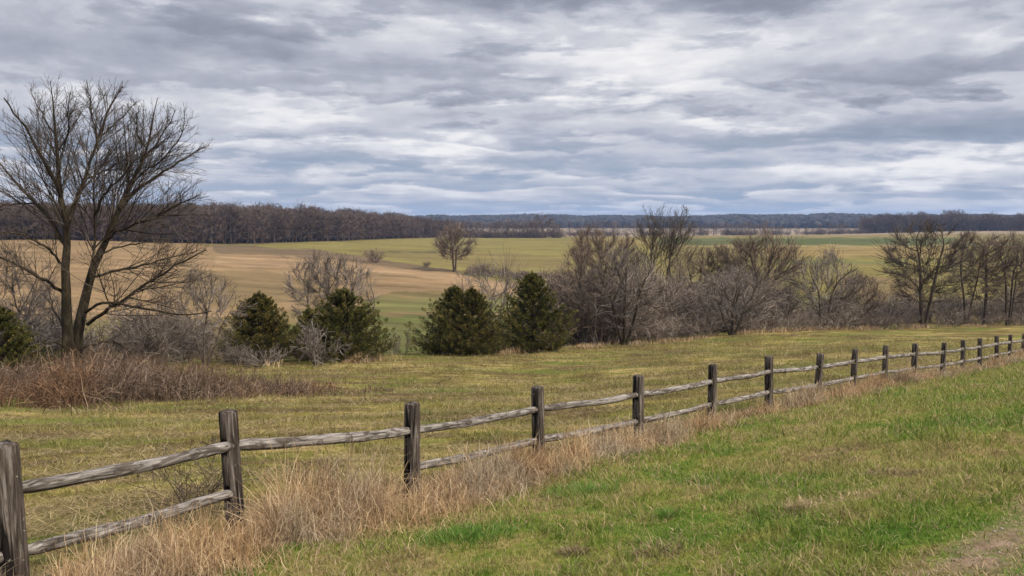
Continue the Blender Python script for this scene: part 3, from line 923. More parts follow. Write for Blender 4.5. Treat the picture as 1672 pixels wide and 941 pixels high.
def chains(pos, par, rtip, rbase, fixed=0, smooth=2):
    n = len(pos)
    ch = [[] for _ in range(n)]
    for i in range(n):
        if par[i] >= 0: ch[par[i]].append(i)
    tips = np.zeros(n)
    for i in range(n - 1, -1, -1):
        tips[i] = 1 if not ch[i] else sum(tips[c] for c in ch[i])
    # (parents always come before their children except for side lines, which are listed after their parent line)
    for _ in range(smooth):
        q = pos.copy()
        for i in range(fixed, n):
            if par[i] >= 0 and ch[i]:
                q[i] = .5 * pos[i] + .25 * pos[par[i]] + .25 * pos[max(ch[i], key=lambda c: tips[c])]
        pos = q
    pw = math.log(max(tips.max(), 2)) / math.log(rbase / rtip)
    rr = rtip * tips ** (1 / pw)
    out = []
    starts = [i for i in range(n) if par[i] < 0]
    stack = [(-1, i) for i in starts]
    while stack:
        p, i = stack.pop()
        pts = [pos[p]] if p >= 0 else []
        rs = [min(rr[p], rr[i] * 1.05)] if p >= 0 else []
        while True:
            pts.append(pos[i]); rs.append(rr[i])
            if not ch[i]: break
            m = max(ch[i], key=lambda c: tips[c])
            for c in ch[i]:
                if c != m: stack.append((i, c))
            i = m
        if len(pts) > 1: out.append((np.array(pts), np.array(rs)))
    return out


def group_chains(out):
    g = {}
    for pts, rs in out:
        L = len(pts); n = 3 if L <= 3 else 5 if L <= 6 else 9 if L <= 12 else 20
        u = np.linspace(0, L - 1, n)
        q = np.stack([np.interp(u, np.arange(L), pts[:, k]) for k in range(3)], 1)
        g.setdefault(n, []).append((q, np.interp(u, np.arange(L), rs)))
    return {n: (np.array([a for a, _ in v]), np.array([b for _, b in v])) for n, v in g.items()}


def emit_tree(rng, out, tr, cr, rtip, thick, K, twig=(.5, .5), ribbon=False, flare=0., tw_up=.09):
    """thick chains to the trunk mesh, thin ones and the last twigs to the crown mesh"""
    g = group_chains(out)
    for n, (PP, RR) in g.items():
        b = RR[:, 0] > thick
        if b.any():
            R2 = RR[b].copy()
            if flare:
                z = PP[b][..., 2]; R2 = R2 * (1 + flare * np.exp(-np.clip(z, 0, None) / .5))
            tubes(tr, PP[b], R2, 9, rv3(rng, b.sum(), .3, .7))
        if (~b).any():
            c = rv3(rng, (~b).sum())
            if ribbon: ribbons(cr, PP[~b], RR[~b], rng, c)
            else: tubes(cr, PP[~b], RR[~b], 4, c)
    ns = 5
    P_, R_ = [], []
    for n, (PP, RR) in g.items():
        b = RR[:, 0] < thick * 1.2
        if not b.any(): continue
        u = np.linspace(0, n - 1, ns); i = np.clip(u.astype(int), 0, n - 2); t = (u - i)[None, :, None]
        P_.append(PP[b][:, i] * (1 - t) + PP[b][:, i+1] * t); R_.append(RR[b][:, i])
    if K and P_:
        P_ = np.concatenate(P_); R_ = np.concatenate(R_)
        L, R1 = grow(rng, P_, R_, K, .25, 1., twig[0], twig[1], tw_up, 3, .035, rtip * .9, .8, lmin=rtip * 22)
        if ribbon: ribbons(cr, L, R1, rng, rv3(rng, K))
        else: tubes(cr, L, R1, 3, rv3(rng, K))


def crown_points(rng, n, H, cb, width, top=1., fan=.5, lumps=5, seed=0, cx=0., low=.55):
    """free light inside an uneven crown: base share cb, full width (share of H)"""
    out = []
    lc = rng.uniform(-1, 1, (lumps, 3)); lc[:, 2] = rng.uniform(.35, 1., lumps)
    while sum(len(o) for o in out) < n:
        z = rng.rand(4000); a = rng.uniform(0, 6.283, 4000); r = rng.rand(4000) ** .5
        # widest around 'low', domed above
        prof = np.where(z < low, .45 + .55 * np.clip(z / low, 0, 1) ** .7, np.sqrt(np.clip(1 - ((z - low) / (1 - low)) ** 2, 0, 1)))
        lump = 1 + .13 * np.sin(a * 3 + seed) + .10 * np.sin(a * 5 + 2 * seed + z * 6)
        R_ = width / 2 * H * prof * lump
        p = np.stack([cx * H * z + r * R_ * np.cos(a), r * R_ * np.sin(a), H * (cb + (top - cb) * z)], -1)
        hole = np.sin(p[:, 0] / H * 17 + seed) * np.sin(p[:, 1] / H * 15 + 2 * seed) * np.sin(p[:, 2] / H * 14 + seed)
        out.append(p[hole > -.22])
    return np.concatenate(out)[:n]


def light_tree(seed, H=10., tw_up=.13, width=.7, cb=.25, stems=((0, 0, .6),), nA=1000, r0=.16, rtip=.012, K=1800, up=.12, cx=0., low=.5, D=.034, ribbon=False, twig=(.6, .5), keep=.6):
    """bare tree: stems (lean x, lean y, height share), then branches that seek free light"""
    rng = np.random.RandomState(seed)
    lines = []
    cnt = 0
    for k, (lx, ly, hs) in enumerate(stems):
        n = max(4, int(hs / D * .8)); s_ = np.linspace(0, 1, n)
        w = np.cumsum(rng.normal(0, .006 * H, (n, 2)), 0) * s_[:, None]
        e = s_ ** .9
        pts = np.stack([lx * H * e + w[:, 0] + (k - (len(stems) - 1) / 2) * r0 * .9, ly * H * e + w[:, 1], hs * H * s_ - .12 * (1 - s_)], 1)
        lines.append((pts, -1)); cnt += n
    A = crown_points(rng, nA, H, cb, width, 1., seed=seed * 1.7, cx=cx, low=low)
    pos, par = colonize(rng, lines, A, D * H, D * H * 7, D * H * 1.55, 70, keep, up)
    out = chains(pos, par, rtip, r0 * (.75 if len(stems) > 1 else 1), 0)
    tr, cr = Acc(), Acc()
    emit_tree(rng, out, tr, cr, rtip, rtip * 3.0, K, twig, ribbon, .45 if H > 2 else 0, tw_up)
    return tr, cr


def tree_object(name, trunk_me, crown_me, mt, mc, loc, rz, scale, label, cat, group=None):
    o = empty(name, loc, rz); o.scale = scale if hasattr(scale, '__len__') else (scale,) * 3
    tag(o, label, cat, group)
    link('trunk', trunk_me, mt, o)
    link('crown', crown_me, mc, o)
    return o


def copy_tree(src, loc, rz, scale, label=None, group=None):
    c = src.copy(); COL.objects.link(c)
    c.location = loc; c.rotation_euler = (0, 0, rz); c.scale = scale if hasattr(scale, '__len__') else (scale,) * 3
    if label: c["label"] = label
    if group: c["group"] = group
    for ch in src.children:
        d = ch.copy(); COL.objects.link(d); d.parent = c
    return c


def bare_tree_meshes(seed, H=10., spread=.5, stems=((0, 0, 1.),), crown0=.3, limbs=18, K=(120, 700, 1500), r0=.16, rmin=.012, up=.12, ang=.70, vase=0., ribbon=False, wig=.06, stemwig=.035, ratio=.55, lowdrop=0.):
    """stems: (lean x, lean y, height share). Returns trunk mesh, crown mesh; height H"""
    rng = np.random.RandomState(seed)
    S, SR = [], []
    n = 14
    for lx, ly, hs in stems:
        s = np.linspace(0, 1, n)
        w = np.cumsum(rng.normal(0, stemwig * H / n * 2, (n, 2)), 0); w -= w[0]; up_ = up * .40
        e = s ** (1.0 - .3 * vase)
        x = lx * H * e + w[:, 0] * s; y = ly * H * e + w[:, 1] * s
        S.append(np.stack([x, y, s * H * hs - (.15 if True else 0) * (1 - s)], -1))
        fl = 1 + .5 * np.exp(-s * 14)
        SR.append(r0 * hs * fl * np.clip(1 - s, 0, 1) ** .8 + rmin)
    S = np.array(S); SR = np.array(SR)
    tr, cr = Acc(), Acc()
    tubes(tr, S, SR, 8, rv3(rng, len(S), .3, .7))
    L1, R1 = grow(rng, S, SR, limbs * len(stems), crown0, .97, spread * 1.22, ang + .03, up_, 8, wig * .8, rmin, .62)
    if lowdrop:
        k = L1[:, 0, 2] < H * .4; s = np.linspace(0, 1, 9)
        L1[k, :, 2] -= lowdrop * (s**1.5)[None] * H * .1
    tubes(tr, L1, R1, 6, rv3(rng, len(L1), .3, .7))
    L2, R2 = grow(rng, np.concatenate([L1]), R1, K[0], .18, 1., ratio, .62, up_, 6, wig, rmin, .62)
    L3, R3 = grow(rng, L2, R2, int(K[1] * .85), .12, 1., .62, .6, up_, 4, wig, rmin, .65)
    f = (lambda P_, R_: ribbons(cr, P_, R_, rng, rv3(rng, len(P_)))) if ribbon else (lambda P_, R_: tubes(cr, P_, R_, 3, rv3(rng, len(P_))))
    if ribbon: ribbons(cr, L2, R2, rng, rv3(rng, len(L2)))
    else: tubes(cr, L2, R2, 4, rv3(rng, len(L2)))
    f(L3, R3)
    if K[2]:
        L4, R4 = grow(rng, L3, R3, int(K[2] * .72), .1, 1., .72, .55, up_, 3, wig, rmin * .85, .7, lmin=.12)
        f(L4, R4)
    return tr.mesh('trunk', True), cr.mesh('crown')


def resamp_all(PP, n):
    return np.array([resample(p, n) for p in PP])


def big_tree():
    rng = np.random.RandomState(77)
    Y0 = 37.
    px0, py0 = 118, 606
    b = P(px0, py0, Y0); b[2] = float(terrain(b[0], Y0))
    lim = []  # (pixel path, start radius m, depth drift m)
    def add(path, r, drift, y0=0.): lim.append((path, r, drift, y0))
    # two trunks
    add([(110, 618), (110, 564), (109, 489), (108, 428), (109, 360), (99, 317), (96, 272), (91, 196), (84, 145), (82, 132)], .30, -1.5)
    add([(124, 618), (125, 560), (134, 510), (143, 472), (153, 435), (167, 404), (184, 367), (198, 336), (217, 294), (236, 256), (245, 224), (252, 183), (257, 160)], .30, 1.5, .3)
    # limbs of the left trunk
    add([(109, 370), (118, 345), (124, 330), (137, 291), (153, 250), (161, 226), (172, 192), (190, 160), (200, 141)], .20, 2.5)
    add([(159, 240), (157, 215), (151, 196), (146, 160), (142, 132)], .10, -1., 1.5)
    add([(163, 225), (185, 205), (205, 185), (224, 165)], .08, 1., 1.5)
    add([(98, 315), (86, 288), (67, 253), (48, 218), (25, 186), (6, 160)], .17, -3, -1)
    add([(90, 220), (70, 190), (58, 165), (50, 145)], .08, 1, -1)
    add([(107, 400), (82, 360), (64, 336), (41, 314), (16, 285), (-15, 250)], .19, 2, -.5)
    add([(60, 335), (30, 332), (0, 338), (-30, 350)], .07, 1, .5)
    add([(106, 440), (88, 415), (78, 404), (55, 392), (34, 384), (5, 380)], .13, -2)
    add([(107, 482), (85, 465), (68, 455), (34, 435), (0, 421), (-35, 412)], .17, -3)
    add([(110, 540), (95, 520), (86, 500), (80, 478), (78, 465)], .12, 2)
    add([(110, 565), (90, 560), (60, 562), (25, 580), (0, 604)], .10, -2.5)
    add([(96, 275), (105, 240), (112, 210), (110, 180), (115, 150)], .10, -2)
    add([(94, 255), (80, 235), (72, 215), (62, 198)], .08, 2)
    # thin central stem
    add([(147, 455), (154, 410), (155, 355), (153, 304), (156, 266), (160, 235), (170, 205)], .12, .5, .4)
    add([(155, 350), (168, 320), (182, 304), (204, 282), (222, 262), (240, 250)], .12, -2, .4)
    # limbs of the right trunk
    add([(196, 340), (223, 310), (265, 282), (293, 263), (318, 250), (335, 240)], .17, 2, 1)
    add([(210, 308), (230, 285), (262, 262), (290, 235), (303, 205), (300, 180)], .10, -1, 1)
    add([(228, 270), (255, 235), (275, 205), (288, 178)], .10, 1.5, 1)
    add([(240, 245), (225, 222), (222, 195), (228, 172)], .08, -2, 1)
    add([(172, 394), (188, 378), (204, 374), (236, 361), (265, 349), (296, 330), (325, 318)], .13, -3, .6)
    add([(190, 352), (192, 320), (200, 290), (206, 262), (214, 240)], .09, 2, 1)
    add([(156, 430), (156, 452), (190, 442), (238, 433), (286, 418), (322, 410)][1:], .13, 3, .4)
    add([(143, 530), (170, 510), (204, 489), (245, 459), (292, 431), (337, 408)], .18, -2, .2)
    add([(140, 510), (152, 500), (170, 494), (204, 498), (265, 511), (306, 516), (345, 508)], .14, -4, .2)
    add([(132, 570), (145, 564), (160, 561), (187, 557), (207, 571), (222, 582)], .13, 3, .2)
    add([(160, 420), (185, 405), (215, 400), (250, 392), (280, 385)], .09, 3, .4)
    tr, cr = Acc(), Acc()
    PP, RR = [], []
    for path, r, drift, y0 in lim:
        n = 14
        s = np.linspace(0, 1, len(path))
        w = np.array([P(x, y, Y0 + y0 + drift * t) for (x, y), t in zip(path, s)]) - b
        w = resample(w, n); w[1:-1] += rng.normal(0, .03, (n - 2, 3))
        sl = np.linspace(0, 1, n)
        rr = r * (1 - .82 * sl) ** .8
        if r >= .29: rr = r * ((1 - sl) ** .98 * .97 + .03) * (1 + .45 * np.exp(-sl * 16))
        PP.append(w); RR.append(np.maximum(rr * (.92 if r >= .29 else .52), .011))
    PP = np.array(PP); RR = np.array(RR)
    big = RR[:, 0] > .28
    tubes(tr, PP[big], RR[big], 12, rv3(rng, big.sum())); tubes(tr, PP[~big], RR[~big], 8, rv3(rng, (~big).sum()))
    # side branches, then ever finer twigs fanning outwards
    lp, lr = PP.copy(), RR.copy()
    for k in np.where(big)[0]:
        lp[k] = resample(PP[k][5:], 14); lr[k] = np.interp(np.linspace(5, 13, 14), np.arange(14), RR[k])
    up_ok = np.array([p[-1, 2] > 4.2 or rng.rand() < .45 for p in lp]); lp, lr = lp[up_ok], lr[up_ok]
    L2, R2 = fan(rng, lp, lr, 210, .16, .66, .60, .03, 8, .035, .0095, .0062)
    tubes(tr, L2, R2, 5, rv3(rng, len(L2)))
    L3, R3 = fan(rng, np.concatenate([L2, resamp_all(lp, 9)]), np.concatenate([R2, lr[:, np.linspace(0, 13, 9).astype(int)]]), 1900, .15, .64, .60, .035, 5, .045, .0080, .0055, lmin=.4)
    tubes(cr, L3, R3, 4, rv3(rng, len(L3)))
    L4, R4 = fan(rng, L3, R3, 7400, .15, .62, .58, .04, 3, .05, .0066, .005, lmin=.26)
    tubes(cr, L4, R4, 3, rv3(rng, len(L4)))
    tree_object('bare_tree', tr.mesh('trunk', True), cr.mesh('crown'), M_bark_olive, M_twig_dark, b, 0, 1,
                'largest bare tree with twin mossy trunks rising out of the brambles', 'tree')


big_tree()


def ground_pt(px, Y):
    x = (px - CX) / F * Y * 1.0
    # follow the picture column, the view is pitched slightly
    for _ in range(3):
        z = float(terrain(x, Y)); x = (px - CX) / F * (Y * cp - z * sp)
    return x, Y, z


def height_px(px, Y, ytop):
    x, y, z = ground_pt(px, Y)
    return float(P(px, ytop, Y)[2]) - z


def hero(seed, px, Y, ytop, label, mt, mc, name='bare_tree', cat='tree', group=None, **kw):
    loc = ground_pt(px, Y); H = height_px(px, Y, ytop)
    tr, cr = light_tree(seed, H=H * .985, **kw)
    return tree_object(name, tr.mesh('trunk', True), cr.mesh('crown'), mt, mc, loc, 0, 1, label, cat, group)


def fan_tree(seed, px, Y, ytop, label, lean, width, fork, mt, mc, r0=.20, rtip=.0155, cx=0., nl=17):
    """clear stem that forks into a fan of rising limbs with a domed crown"""
    rng = np.random.RandomState(seed); loc = ground_pt(px, Y); H = height_px(px, Y, ytop)
    s_ = np.linspace(0, 1, 12)
    stem = np.stack([lean * H * s_ ** 1.1 + .012 * H * np.sin(s_ * 6 + seed), .01 * H * np.sin(s_ * 5), .80 * H * s_ - .1 * (1 - s_)], 1)
    tr, cr = Acc(), Acc()
    SR = r0 * ((1 - s_) ** .85 * .93 + .07) * (1 + .5 * np.exp(-s_ * 12))
    tubes(tr, stem[None], SR[None], 9, rv3(rng, 1))
    Lp, Lr = [], []
    n = 10; t = np.linspace(0, 1, n)[:, None]
    for k in range(nl):
        f = fork + (.95 - fork) * (k / (nl - 1)) ** .9; u = f * 11; i = min(int(u), 10)
        p0 = stem[i] + (stem[i+1] - stem[i]) * (u - i)
        a = k * 2.4 + rng.normal(0, .3); q = rng.uniform(.55, 1.) * (1 - .55 * (k / nl))
        rx = width / 2 * H * q
        zt = H * (.97 - .33 * q ** 2.2 + rng.uniform(-.04, .03)) - (0 if f > fork + .12 else .10 * H)
        p2 = np.array([cx * H + lean * H + math.cos(a) * rx, math.sin(a) * rx, max(zt, p0[2] + .12 * H)])
        p1 = p0 * .45 + p2 * .55 + np.array([math.cos(a) * rx * .10, 0, -.05 * H])
        w = (1 - t) ** 2 * p0 + 2 * t * (1 - t) * p1 + t ** 2 * p2
        w[1:-1] += rng.normal(0, .012 * H, (n - 2, 3)) * .5
        Lp.append(w); Lr.append(np.maximum(SR[i] * .55 * (1 - .85 * t[:, 0]) ** .9, rtip))
    Lp = np.array(Lp); Lr = np.array(Lr)
    tubes(tr, Lp, Lr, 6, rv3(rng, len(Lp)))
    L2, R2 = fan(rng, Lp, Lr, 140, .25, .72, .52, .03, 6, .04, rtip, .006, lmin=.05 * H)
    L3, R3 = fan(rng, L2, R2, 1150, .15, .65, .55, .03, 4, .05, rtip * .85, .005, lmin=.035 * H)
    tubes(cr, L2, R2, 4, rv3(rng, len(L2))); tubes(cr, L3, R3, 3, rv3(rng, len(L3)))
    return tree_object('bare_tree', tr.mesh('trunk', True), cr.mesh('crown'), mt, mc, loc, 0, 1, label, 'tree')



G, B, D_, O = M_bark_grey, M_twig_brown, M_bark_dark, M_bark_olive
TG, TB, TD = M_twig_grey, M_twig_brown, M_twig_dark
hero(101, 335, 44, 440, 'thin wide crowned grey sapling between the largest tree and the small bronze cedar', G, TG, width=.85, cb=.18, stems=((0, 0, .5), (-.14, .05, .45), (.16, 0, .42)), nA=700, r0=.07, rtip=.0085, K=1600)
hero(102, 72, 46, 470, 'scrubby bare sapling half hidden behind the twin trunks', G, TG, width=.95, cb=.1, stems=((-.1, 0, .45), (.15, .1, .5)), nA=500, r0=.06, rtip=.009, K=1100)
hero(103, 14, 38, 400, 'tall tangled bare tree at the left border of the view', G, TG, width=.75, cb=.15, stems=((-.08, 0, .5), (.08, .05, .5)), nA=650, r0=.09, rtip=.009, K=1400)
hero(104, 508, 55, 420, 'slender bare tree with a forked stem behind the gap between the first two cedars', G, TG, width=.55, cb=.28, stems=((-.02, 0, .6), (.09, .02, .5)), nA=520, r0=.09, rtip=.010, K=1200, low=.6)
hero(105, 540, 57, 411, 'tallest of the three slender bare trees behind the broad cedar', G, TG, width=.50, cb=.28, stems=((-.01, 0, .65), (.10, .02, .55)), nA=560, r0=.10, rtip=.010, K=1300, low=.65)
hero(106, 578, 56, 419, 'slender bare tree rising behind the right half of the broad cedar', G, TG, width=.60, cb=.28, stems=((-.01, 0, .6), (.2, .02, .5)), nA=520, r0=.09, rtip=.010, K=1200, low=.55)
hero(107, 792, 74, 428, 'bare fan shaped shrub tree showing above the pair of joined cedars', G, TG, width=.85, cb=.2, stems=((-.2, 0, .5), (-.07, .1, .6), (.08, 0, .6), (.22, .05, .5)), nA=560, r0=.08, rtip=.012, K=1200, low=.7)
# right hand treeline
hero(110, 1019, 63.5, 405, 'bare multi stemmed tree with dark low fork standing in front of the thicket', O, TG, width=.85, cb=.14, stems=((-.13, 0, .5), (.0, .05, .6), (.16, -.03, .55)), nA=1000, r0=.15, rtip=.0125, K=2600)
hero(111, 955, 65, 394, 'bare brownish tree just right of the last cedar', G, TB, width=.62, cb=.16, stems=((-.03, 0, .6), (.06, 0, .55)), nA=800, r0=.11, rtip=.0125, K=2000)
hero(112, 972, 92, 372, 'bare tree with dense brown rounded crown behind the thicket', D_, TB, width=.55, cb=.4, stems=((0, 0, .6),), nA=800, r0=.16, rtip=.016, K=2600)
hero(113, 1022, 94, 380, 'narrow dark bare tree just left of the two tallest fan crowned trees', D_, TB, width=.26, cb=.3, stems=((0, 0, .7),), nA=500, r0=.13, rtip=.016, K=1600)
fan_tree(114, 1066, 96, 324, 'left of the two tallest bare trees with fan shaped crowns against the hills', -.01, .34, .42, D_, TD)
fan_tree(115, 1081, 97, 326, 'right of the two tallest bare trees, its crown leaning right', .09, .36, .40, D_, TD, cx=.03)
hero(116, 1136, 92, 402, 'smaller bare tree right of the two tallest trees', D_, TB, width=.75, cb=.25, stems=((0, 0, .5), (.1, 0, .5)), nA=600, r0=.12, rtip=.015, K=1500)
hero(117, 1168, 93, 391, 'upright narrow bare tree with a column of fine twigs', D_, TB, width=.36, cb=.12, stems=((0, 0, .7), (.04, 0, .6)), nA=620, r0=.12, rtip=.015, K=2000)
hero(118, 1205, 90, 386, 'bare tree merging into the left side of the broad round crown', D_, TB, width=.6, cb=.2, stems=((-.03, 0, .6), (.06, 0, .55)), nA=800, r0=.13, rtip=.015, K=2200)
hero(119, 1243, 87, 380, 'bare tree with broad round crown above the middle of the thicket', D_, TB, width=.82, cb=.22, stems=((-.05, 0, .5), (.04, .03, .5)), nA=1300, r0=.16, rtip=.0145, K=3400)
hero(120, 1196, 72, 440, 'low bare tree with a short dark trunk at the front of the thicket', D_, TG, width=1.15, cb=.12, stems=((-.2, 0, .5), (.0, 0, .55), (.2, .03, .5)), nA=1000, r0=.15, rtip=.0125, K=2600)
hero(121, 1345, 82, 410, 'spreading bare tree standing apart between the thicket and the twin trunked tree', D_, TG, width=.9, cb=.15, stems=((-.1, 0, .5), (.1, 0, .5)), nA=950, r0=.14, rtip=.0135, K=2400)
hero(122, 1400, 86, 446, 'short bushy bare tree left of the twin trunked tree', D_, TB, width=1.0, cb=.12, stems=((-.15, 0, .5), (.1, 0, .5)), nA=700, r0=.10, rtip=.0135, K=1800)
hero(123, 1508, 90.5, 356, 'large twin trunked bare tree with low spreading limbs at the right field edge', D_, TD, width=.80, cb=.2, stems=((-.05, 0, .65), (.10, 0, .65)), nA=1700, r0=.27, rtip=.0145, K=4200, low=.45)
hero(124, 1578, 95, 372, 'bare tree with two straight stems right of the twin trunked tree', D_, TB, width=.5, cb=.25, stems=((-.04, 0, .65), (.05, 0, .6)), nA=950, r0=.17, rtip=.015, K=2600)
hero(125, 1606, 96.5, 382, 'single stemmed bare tree leaning slightly right near the right border', D_, TB, width=.5, cb=.25, stems=((.06, 0, .7),), nA=850, r0=.18, rtip=.015, K=2400, cx=.06)
hero(126, 1646, 97, 376, 'bare tree of several straight stems at the right border above the fence', D_, TB, width=.6, cb=.22, stems=((-.06, 0, .65), (.03, 0, .65), (.1, .02, .55)), nA=1100, r0=.17, rtip=.015, K=2800)
hero(127, 1692, 98, 380, 'bare tree partly cut off by the right border', D_, TB, width=.6, cb=.22, stems=((-.05, 0, .6), (.06, 0, .6)), nA=900, r0=.16, rtip=.015, K=2300)
# far field
LONE = hero(130, 742, 228, 367, 'lone bare tree with rounded crown standing in the far green field', D_, TB, width=.86, cb=.24, stems=((-.02, 0, .5), (.05, 0, .5)), nA=850, r0=.36, rtip=.032, K=2600, low=.42)


# ------------------------------------------------------------------ shrubs and thickets
def shrub_arrays(seed, H=3., W=2.4, stems=14, K=(90, 340), r0=.03, rmin=.013, up=.06, wig=.16, ribbon=True, c_hi=1.):
    rng = np.random.RandomState(seed)
    n = 9; s = np.linspace(0, 1, n)
    a = rng.uniform(0, 6.28, stems); lean = rng.uniform(.1, 1, stems) ** .8 * W / 2
    S = []
    for k in range(stems):
        w = np.cumsum(rng.normal(0, .07 * H / n * 2, (n, 3)), 0); w -= w[0]
        e = s ** rng.uniform(.8, 1.3); h = H * rng.uniform(.55, 1.) * (1 - .25 * (lean[k] / (W / 2)) ** 2)
        S.append(np.stack([np.cos(a[k]) * (lean[k] * e + .12), np.sin(a[k]) * (lean[k] * e + .12), h * s ** .85 - .08], -1) + w)
    S = np.array(S); R = np.maximum(r0 * rng.uniform(.6, 1.2, stems)[:, None] * (1 - .8 * s)[None], rmin)
    acc = Acc()
    L1, R1 = grow(rng, S, R, K[0], .12, 1, .5, .75, up, 5, wig, rmin, .65, lmin=.25)
    L2, R2 = grow(rng, L1, R1, K[1], .1, 1, .6, .7, up, 3, wig, rmin * .8, .7, lmin=.18)
    if ribbon:
        for p, r in ((S, R), (L1, R1), (L2, R2)): ribbons(acc, p, r, rng, rv3(rng, len(p), 0, c_hi))
    else:
        tubes(acc, S, R, 5, rv3(rng, len(S), .2, c_hi)); tubes(acc, L1, R1, 3, rv3(rng, len(L1), 0, c_hi)); tubes(acc, L2, R2, 3, rv3(rng, len(L2), 0, c_hi))
    return acc.arrays()


SHV = [shrub_arrays(200 + i, H=1., W=[.9, 1.2, .7, 1.1, .8, 1.4][i], stems=16, K=(130, 520), r0=.011, rmin=.0046) for i in range(6)]
SHF = [shrub_arrays(260 + i, H=1., W=[1.3, 1.5, 1.1][i], stems=16, K=(140, 520), r0=.02, rmin=.011) for i in range(3)]
SHF_ME = [mesh_np('bare_shrub', v, t, q, c) for v, t, q, c in SHF]
SHV_ME = []
for v, t, q, c in SHV: SHV_ME.append(mesh_np('bare_shrub', v, t, q, c))


def one_shrub(i, px, Y, h, label, mat, group=None, wide=1., rz=None, name='bare_shrub'):
    me = SHF_ME[i % 3] if Y > 150 else SHV_ME[i % 6]
    if not me.materials: me.materials.append(mat)
    o = bpy.data.objects.new(name, me); COL.objects.link(o)
    o.location = ground_pt(px, Y); o.rotation_euler = (0, 0, rnd.uniform(0, 6.28) if rz is None else rz); o.scale = (h * wide, h * wide, h)
    o.material_slots[0].link = 'OBJECT'; o.material_slots[0].material = mat
    tag(o, label, 'shrub', group)
    return o


# grey dead shrub in front of the broad cedar
v, t, q, c = shrub_arrays(301, 3.0, 4.2, 12, (110, 420), .05, .016, .03, .20, False)
o = link('bare_shrub', mesh_np('bare_shrub', v, t, q, c), M_twig_grey, None, ground_pt(520, 46.5)); tag(o, 'grey dead tangled shrub in front of the left side of the broad cedar', 'shrub')
v, t, q, c = shrub_arrays(302, 1.0, 4.2, 14, (110, 380), .035, .013, .03, .20, False)
o = link('bare_shrub', mesh_np('bare_shrub', v, t, q, c), M_twig_grey, None, ground_pt(425, 44.5)); tag(o, 'low grey tangled shrub at the foot of the first small cedar', 'shrub')
v, t, q, c = shrub_arrays(303, 2.6, 3.6, 14, (110, 380), .035, .013, .03, .20, False)
o = link('bare_shrub', mesh_np('bare_shrub', v, t, q, c), M_twig_brown, None, ground_pt(908, 58)); tag(o, 'bare shrub overlapping the lower right side of the last cedar', 'shrub')
one_shrub(3, 318, 8.3, .75, 'small dark leafless weed behind the rails between the two nearest posts', M_twig_dark)
one_shrub(1, 515, 9.6, .5, 'faint dark weed behind the fence bay without a lower rail', M_twig_dark)
one_shrub(0, 611, 250, 4.2, 'round dark bare shrub alone on the far hillside', M_twig_brown, wide=1.05)
one_shrub(2, 697, 240, 2.0, 'tiny dark bush near the lone far tree', M_twig_brown)
one_shrub(1, 659, 56, 2.2, 'small bare sapling in the gap between the broad cedar and the joined cedars', M_twig_grey, wide=.6)
one_shrub(4, 642, 54, 1.7, 'thin leaning sapling just right of the broad cedar', M_twig_grey, wide=.6)
for i, (px, Y, h) in enumerate([(770, 222, 2.2), (783, 221, 3.4), (800, 220, 2.6), (818, 218, 3.0), (842, 214, 2.6), (856, 213, 2.9), (884, 210, 2.5), (903, 205, 3.2), (915, 190, 4.6)]):
    one_shrub(i, px, Y, h, 'dark shrub in the straggling hedge at the foot of the far green field', M_twig_brown, 'hedge shrubs below the far field', 1.25)
sh = [(930, 66), (938, 70), (985, 68), (1046, 68), (1068, 67), (1092, 69), (1116, 70), (1143, 71), (1160, 72), (1224, 75), (1252, 76), (1281, 78), (1308, 79), (1330, 80), (1366, 82), (1392, 83.5),
      (1425, 86), (1448, 88), (1476, 89), (1536, 92), (1556, 93), (1590, 95), (1622, 96), (1662, 97)]
for i, (px, Y) in enumerate(sh):
    one_shrub(i * 5 + 1, px, Y, rnd.uniform(1.6, 3.0) if px < 1400 else rnd.uniform(1.5, 2.6), 'tangled bare shrub in the front row of the thicket on the right', M_thicket, 'bare shrubs along the right field edge', rnd.uniform(.9, 1.3))


def mass(name, label, mat, spots, cat, seed):
    """many shrubs of the variants above in one mesh. spots: (px, Y, h, wide)"""
    rng = np.random.RandomState(seed); acc = Acc()
    for (px, Y, h, w) in spots:
        v, t, q, c = SHV[rng.randint(6)]
        x, y, z = ground_pt(px, Y); a = rng.uniform(0, 6.28); ca, sa = math.cos(a), math.sin(a)
        vv = np.stack([(v[:, 0] * ca - v[:, 1] * sa) * h * w, (v[:, 0] * sa + v[:, 1] * ca) * h * w, v[:, 2] * h], -1) + (x, y, z)
        acc.add(vv, t, q, np.clip(c * rng.uniform(.75, 1.1), 0, 1))
    tag(link(name, acc.mesh(name), mat), label, cat, kind='stuff')


rng = np.random.RandomState(91)
sp_ = []
for _ in range(190):
    px = rng.uniform(905, 1900)
    e = float(np.interp(px, EDGE_X, EDGE_Y)); d = rng.uniform(3, 26); Y = e + d
    top = np.interp(px, [905, 940, 980, 1060, 1120, 1280, 1300, 1420, 1450, 1672], [445, 410, 405, 410, 445, 450, 470, 485, 478, 470]) + rng.normal(6, 14)
    h = height_px(px, Y, top) * rng.uniform(.75, 1.0)
    if 1290 < px < 1320 or 1410 < px < 1445: h *= .75
    h = min(max(h, 2.), 6.5)
    sp_.append((px, Y, h, rng.uniform(.7, 1.2)))
mass('thicket', 'dense mass of leafless brush behind the right field edge', M_thicket, sp_, 'thicket', 5)
sp_ = []
for _ in range(46):
    px = rng.uniform(-260, 400); Y = float(np.interp(px, EDGE_X, EDGE_Y)) + rng.uniform(-2, 14)
    sp_.append((px, Y, rng.uniform(1.8, 3.6) if px < 330 else rng.uniform(1.2, 2.0), rng.uniform(.8, 1.3)))
mass('undergrowth', 'grey brown leafless undergrowth behind and around the largest tree', M_twig_grey, sp_, 'undergrowth', 6)


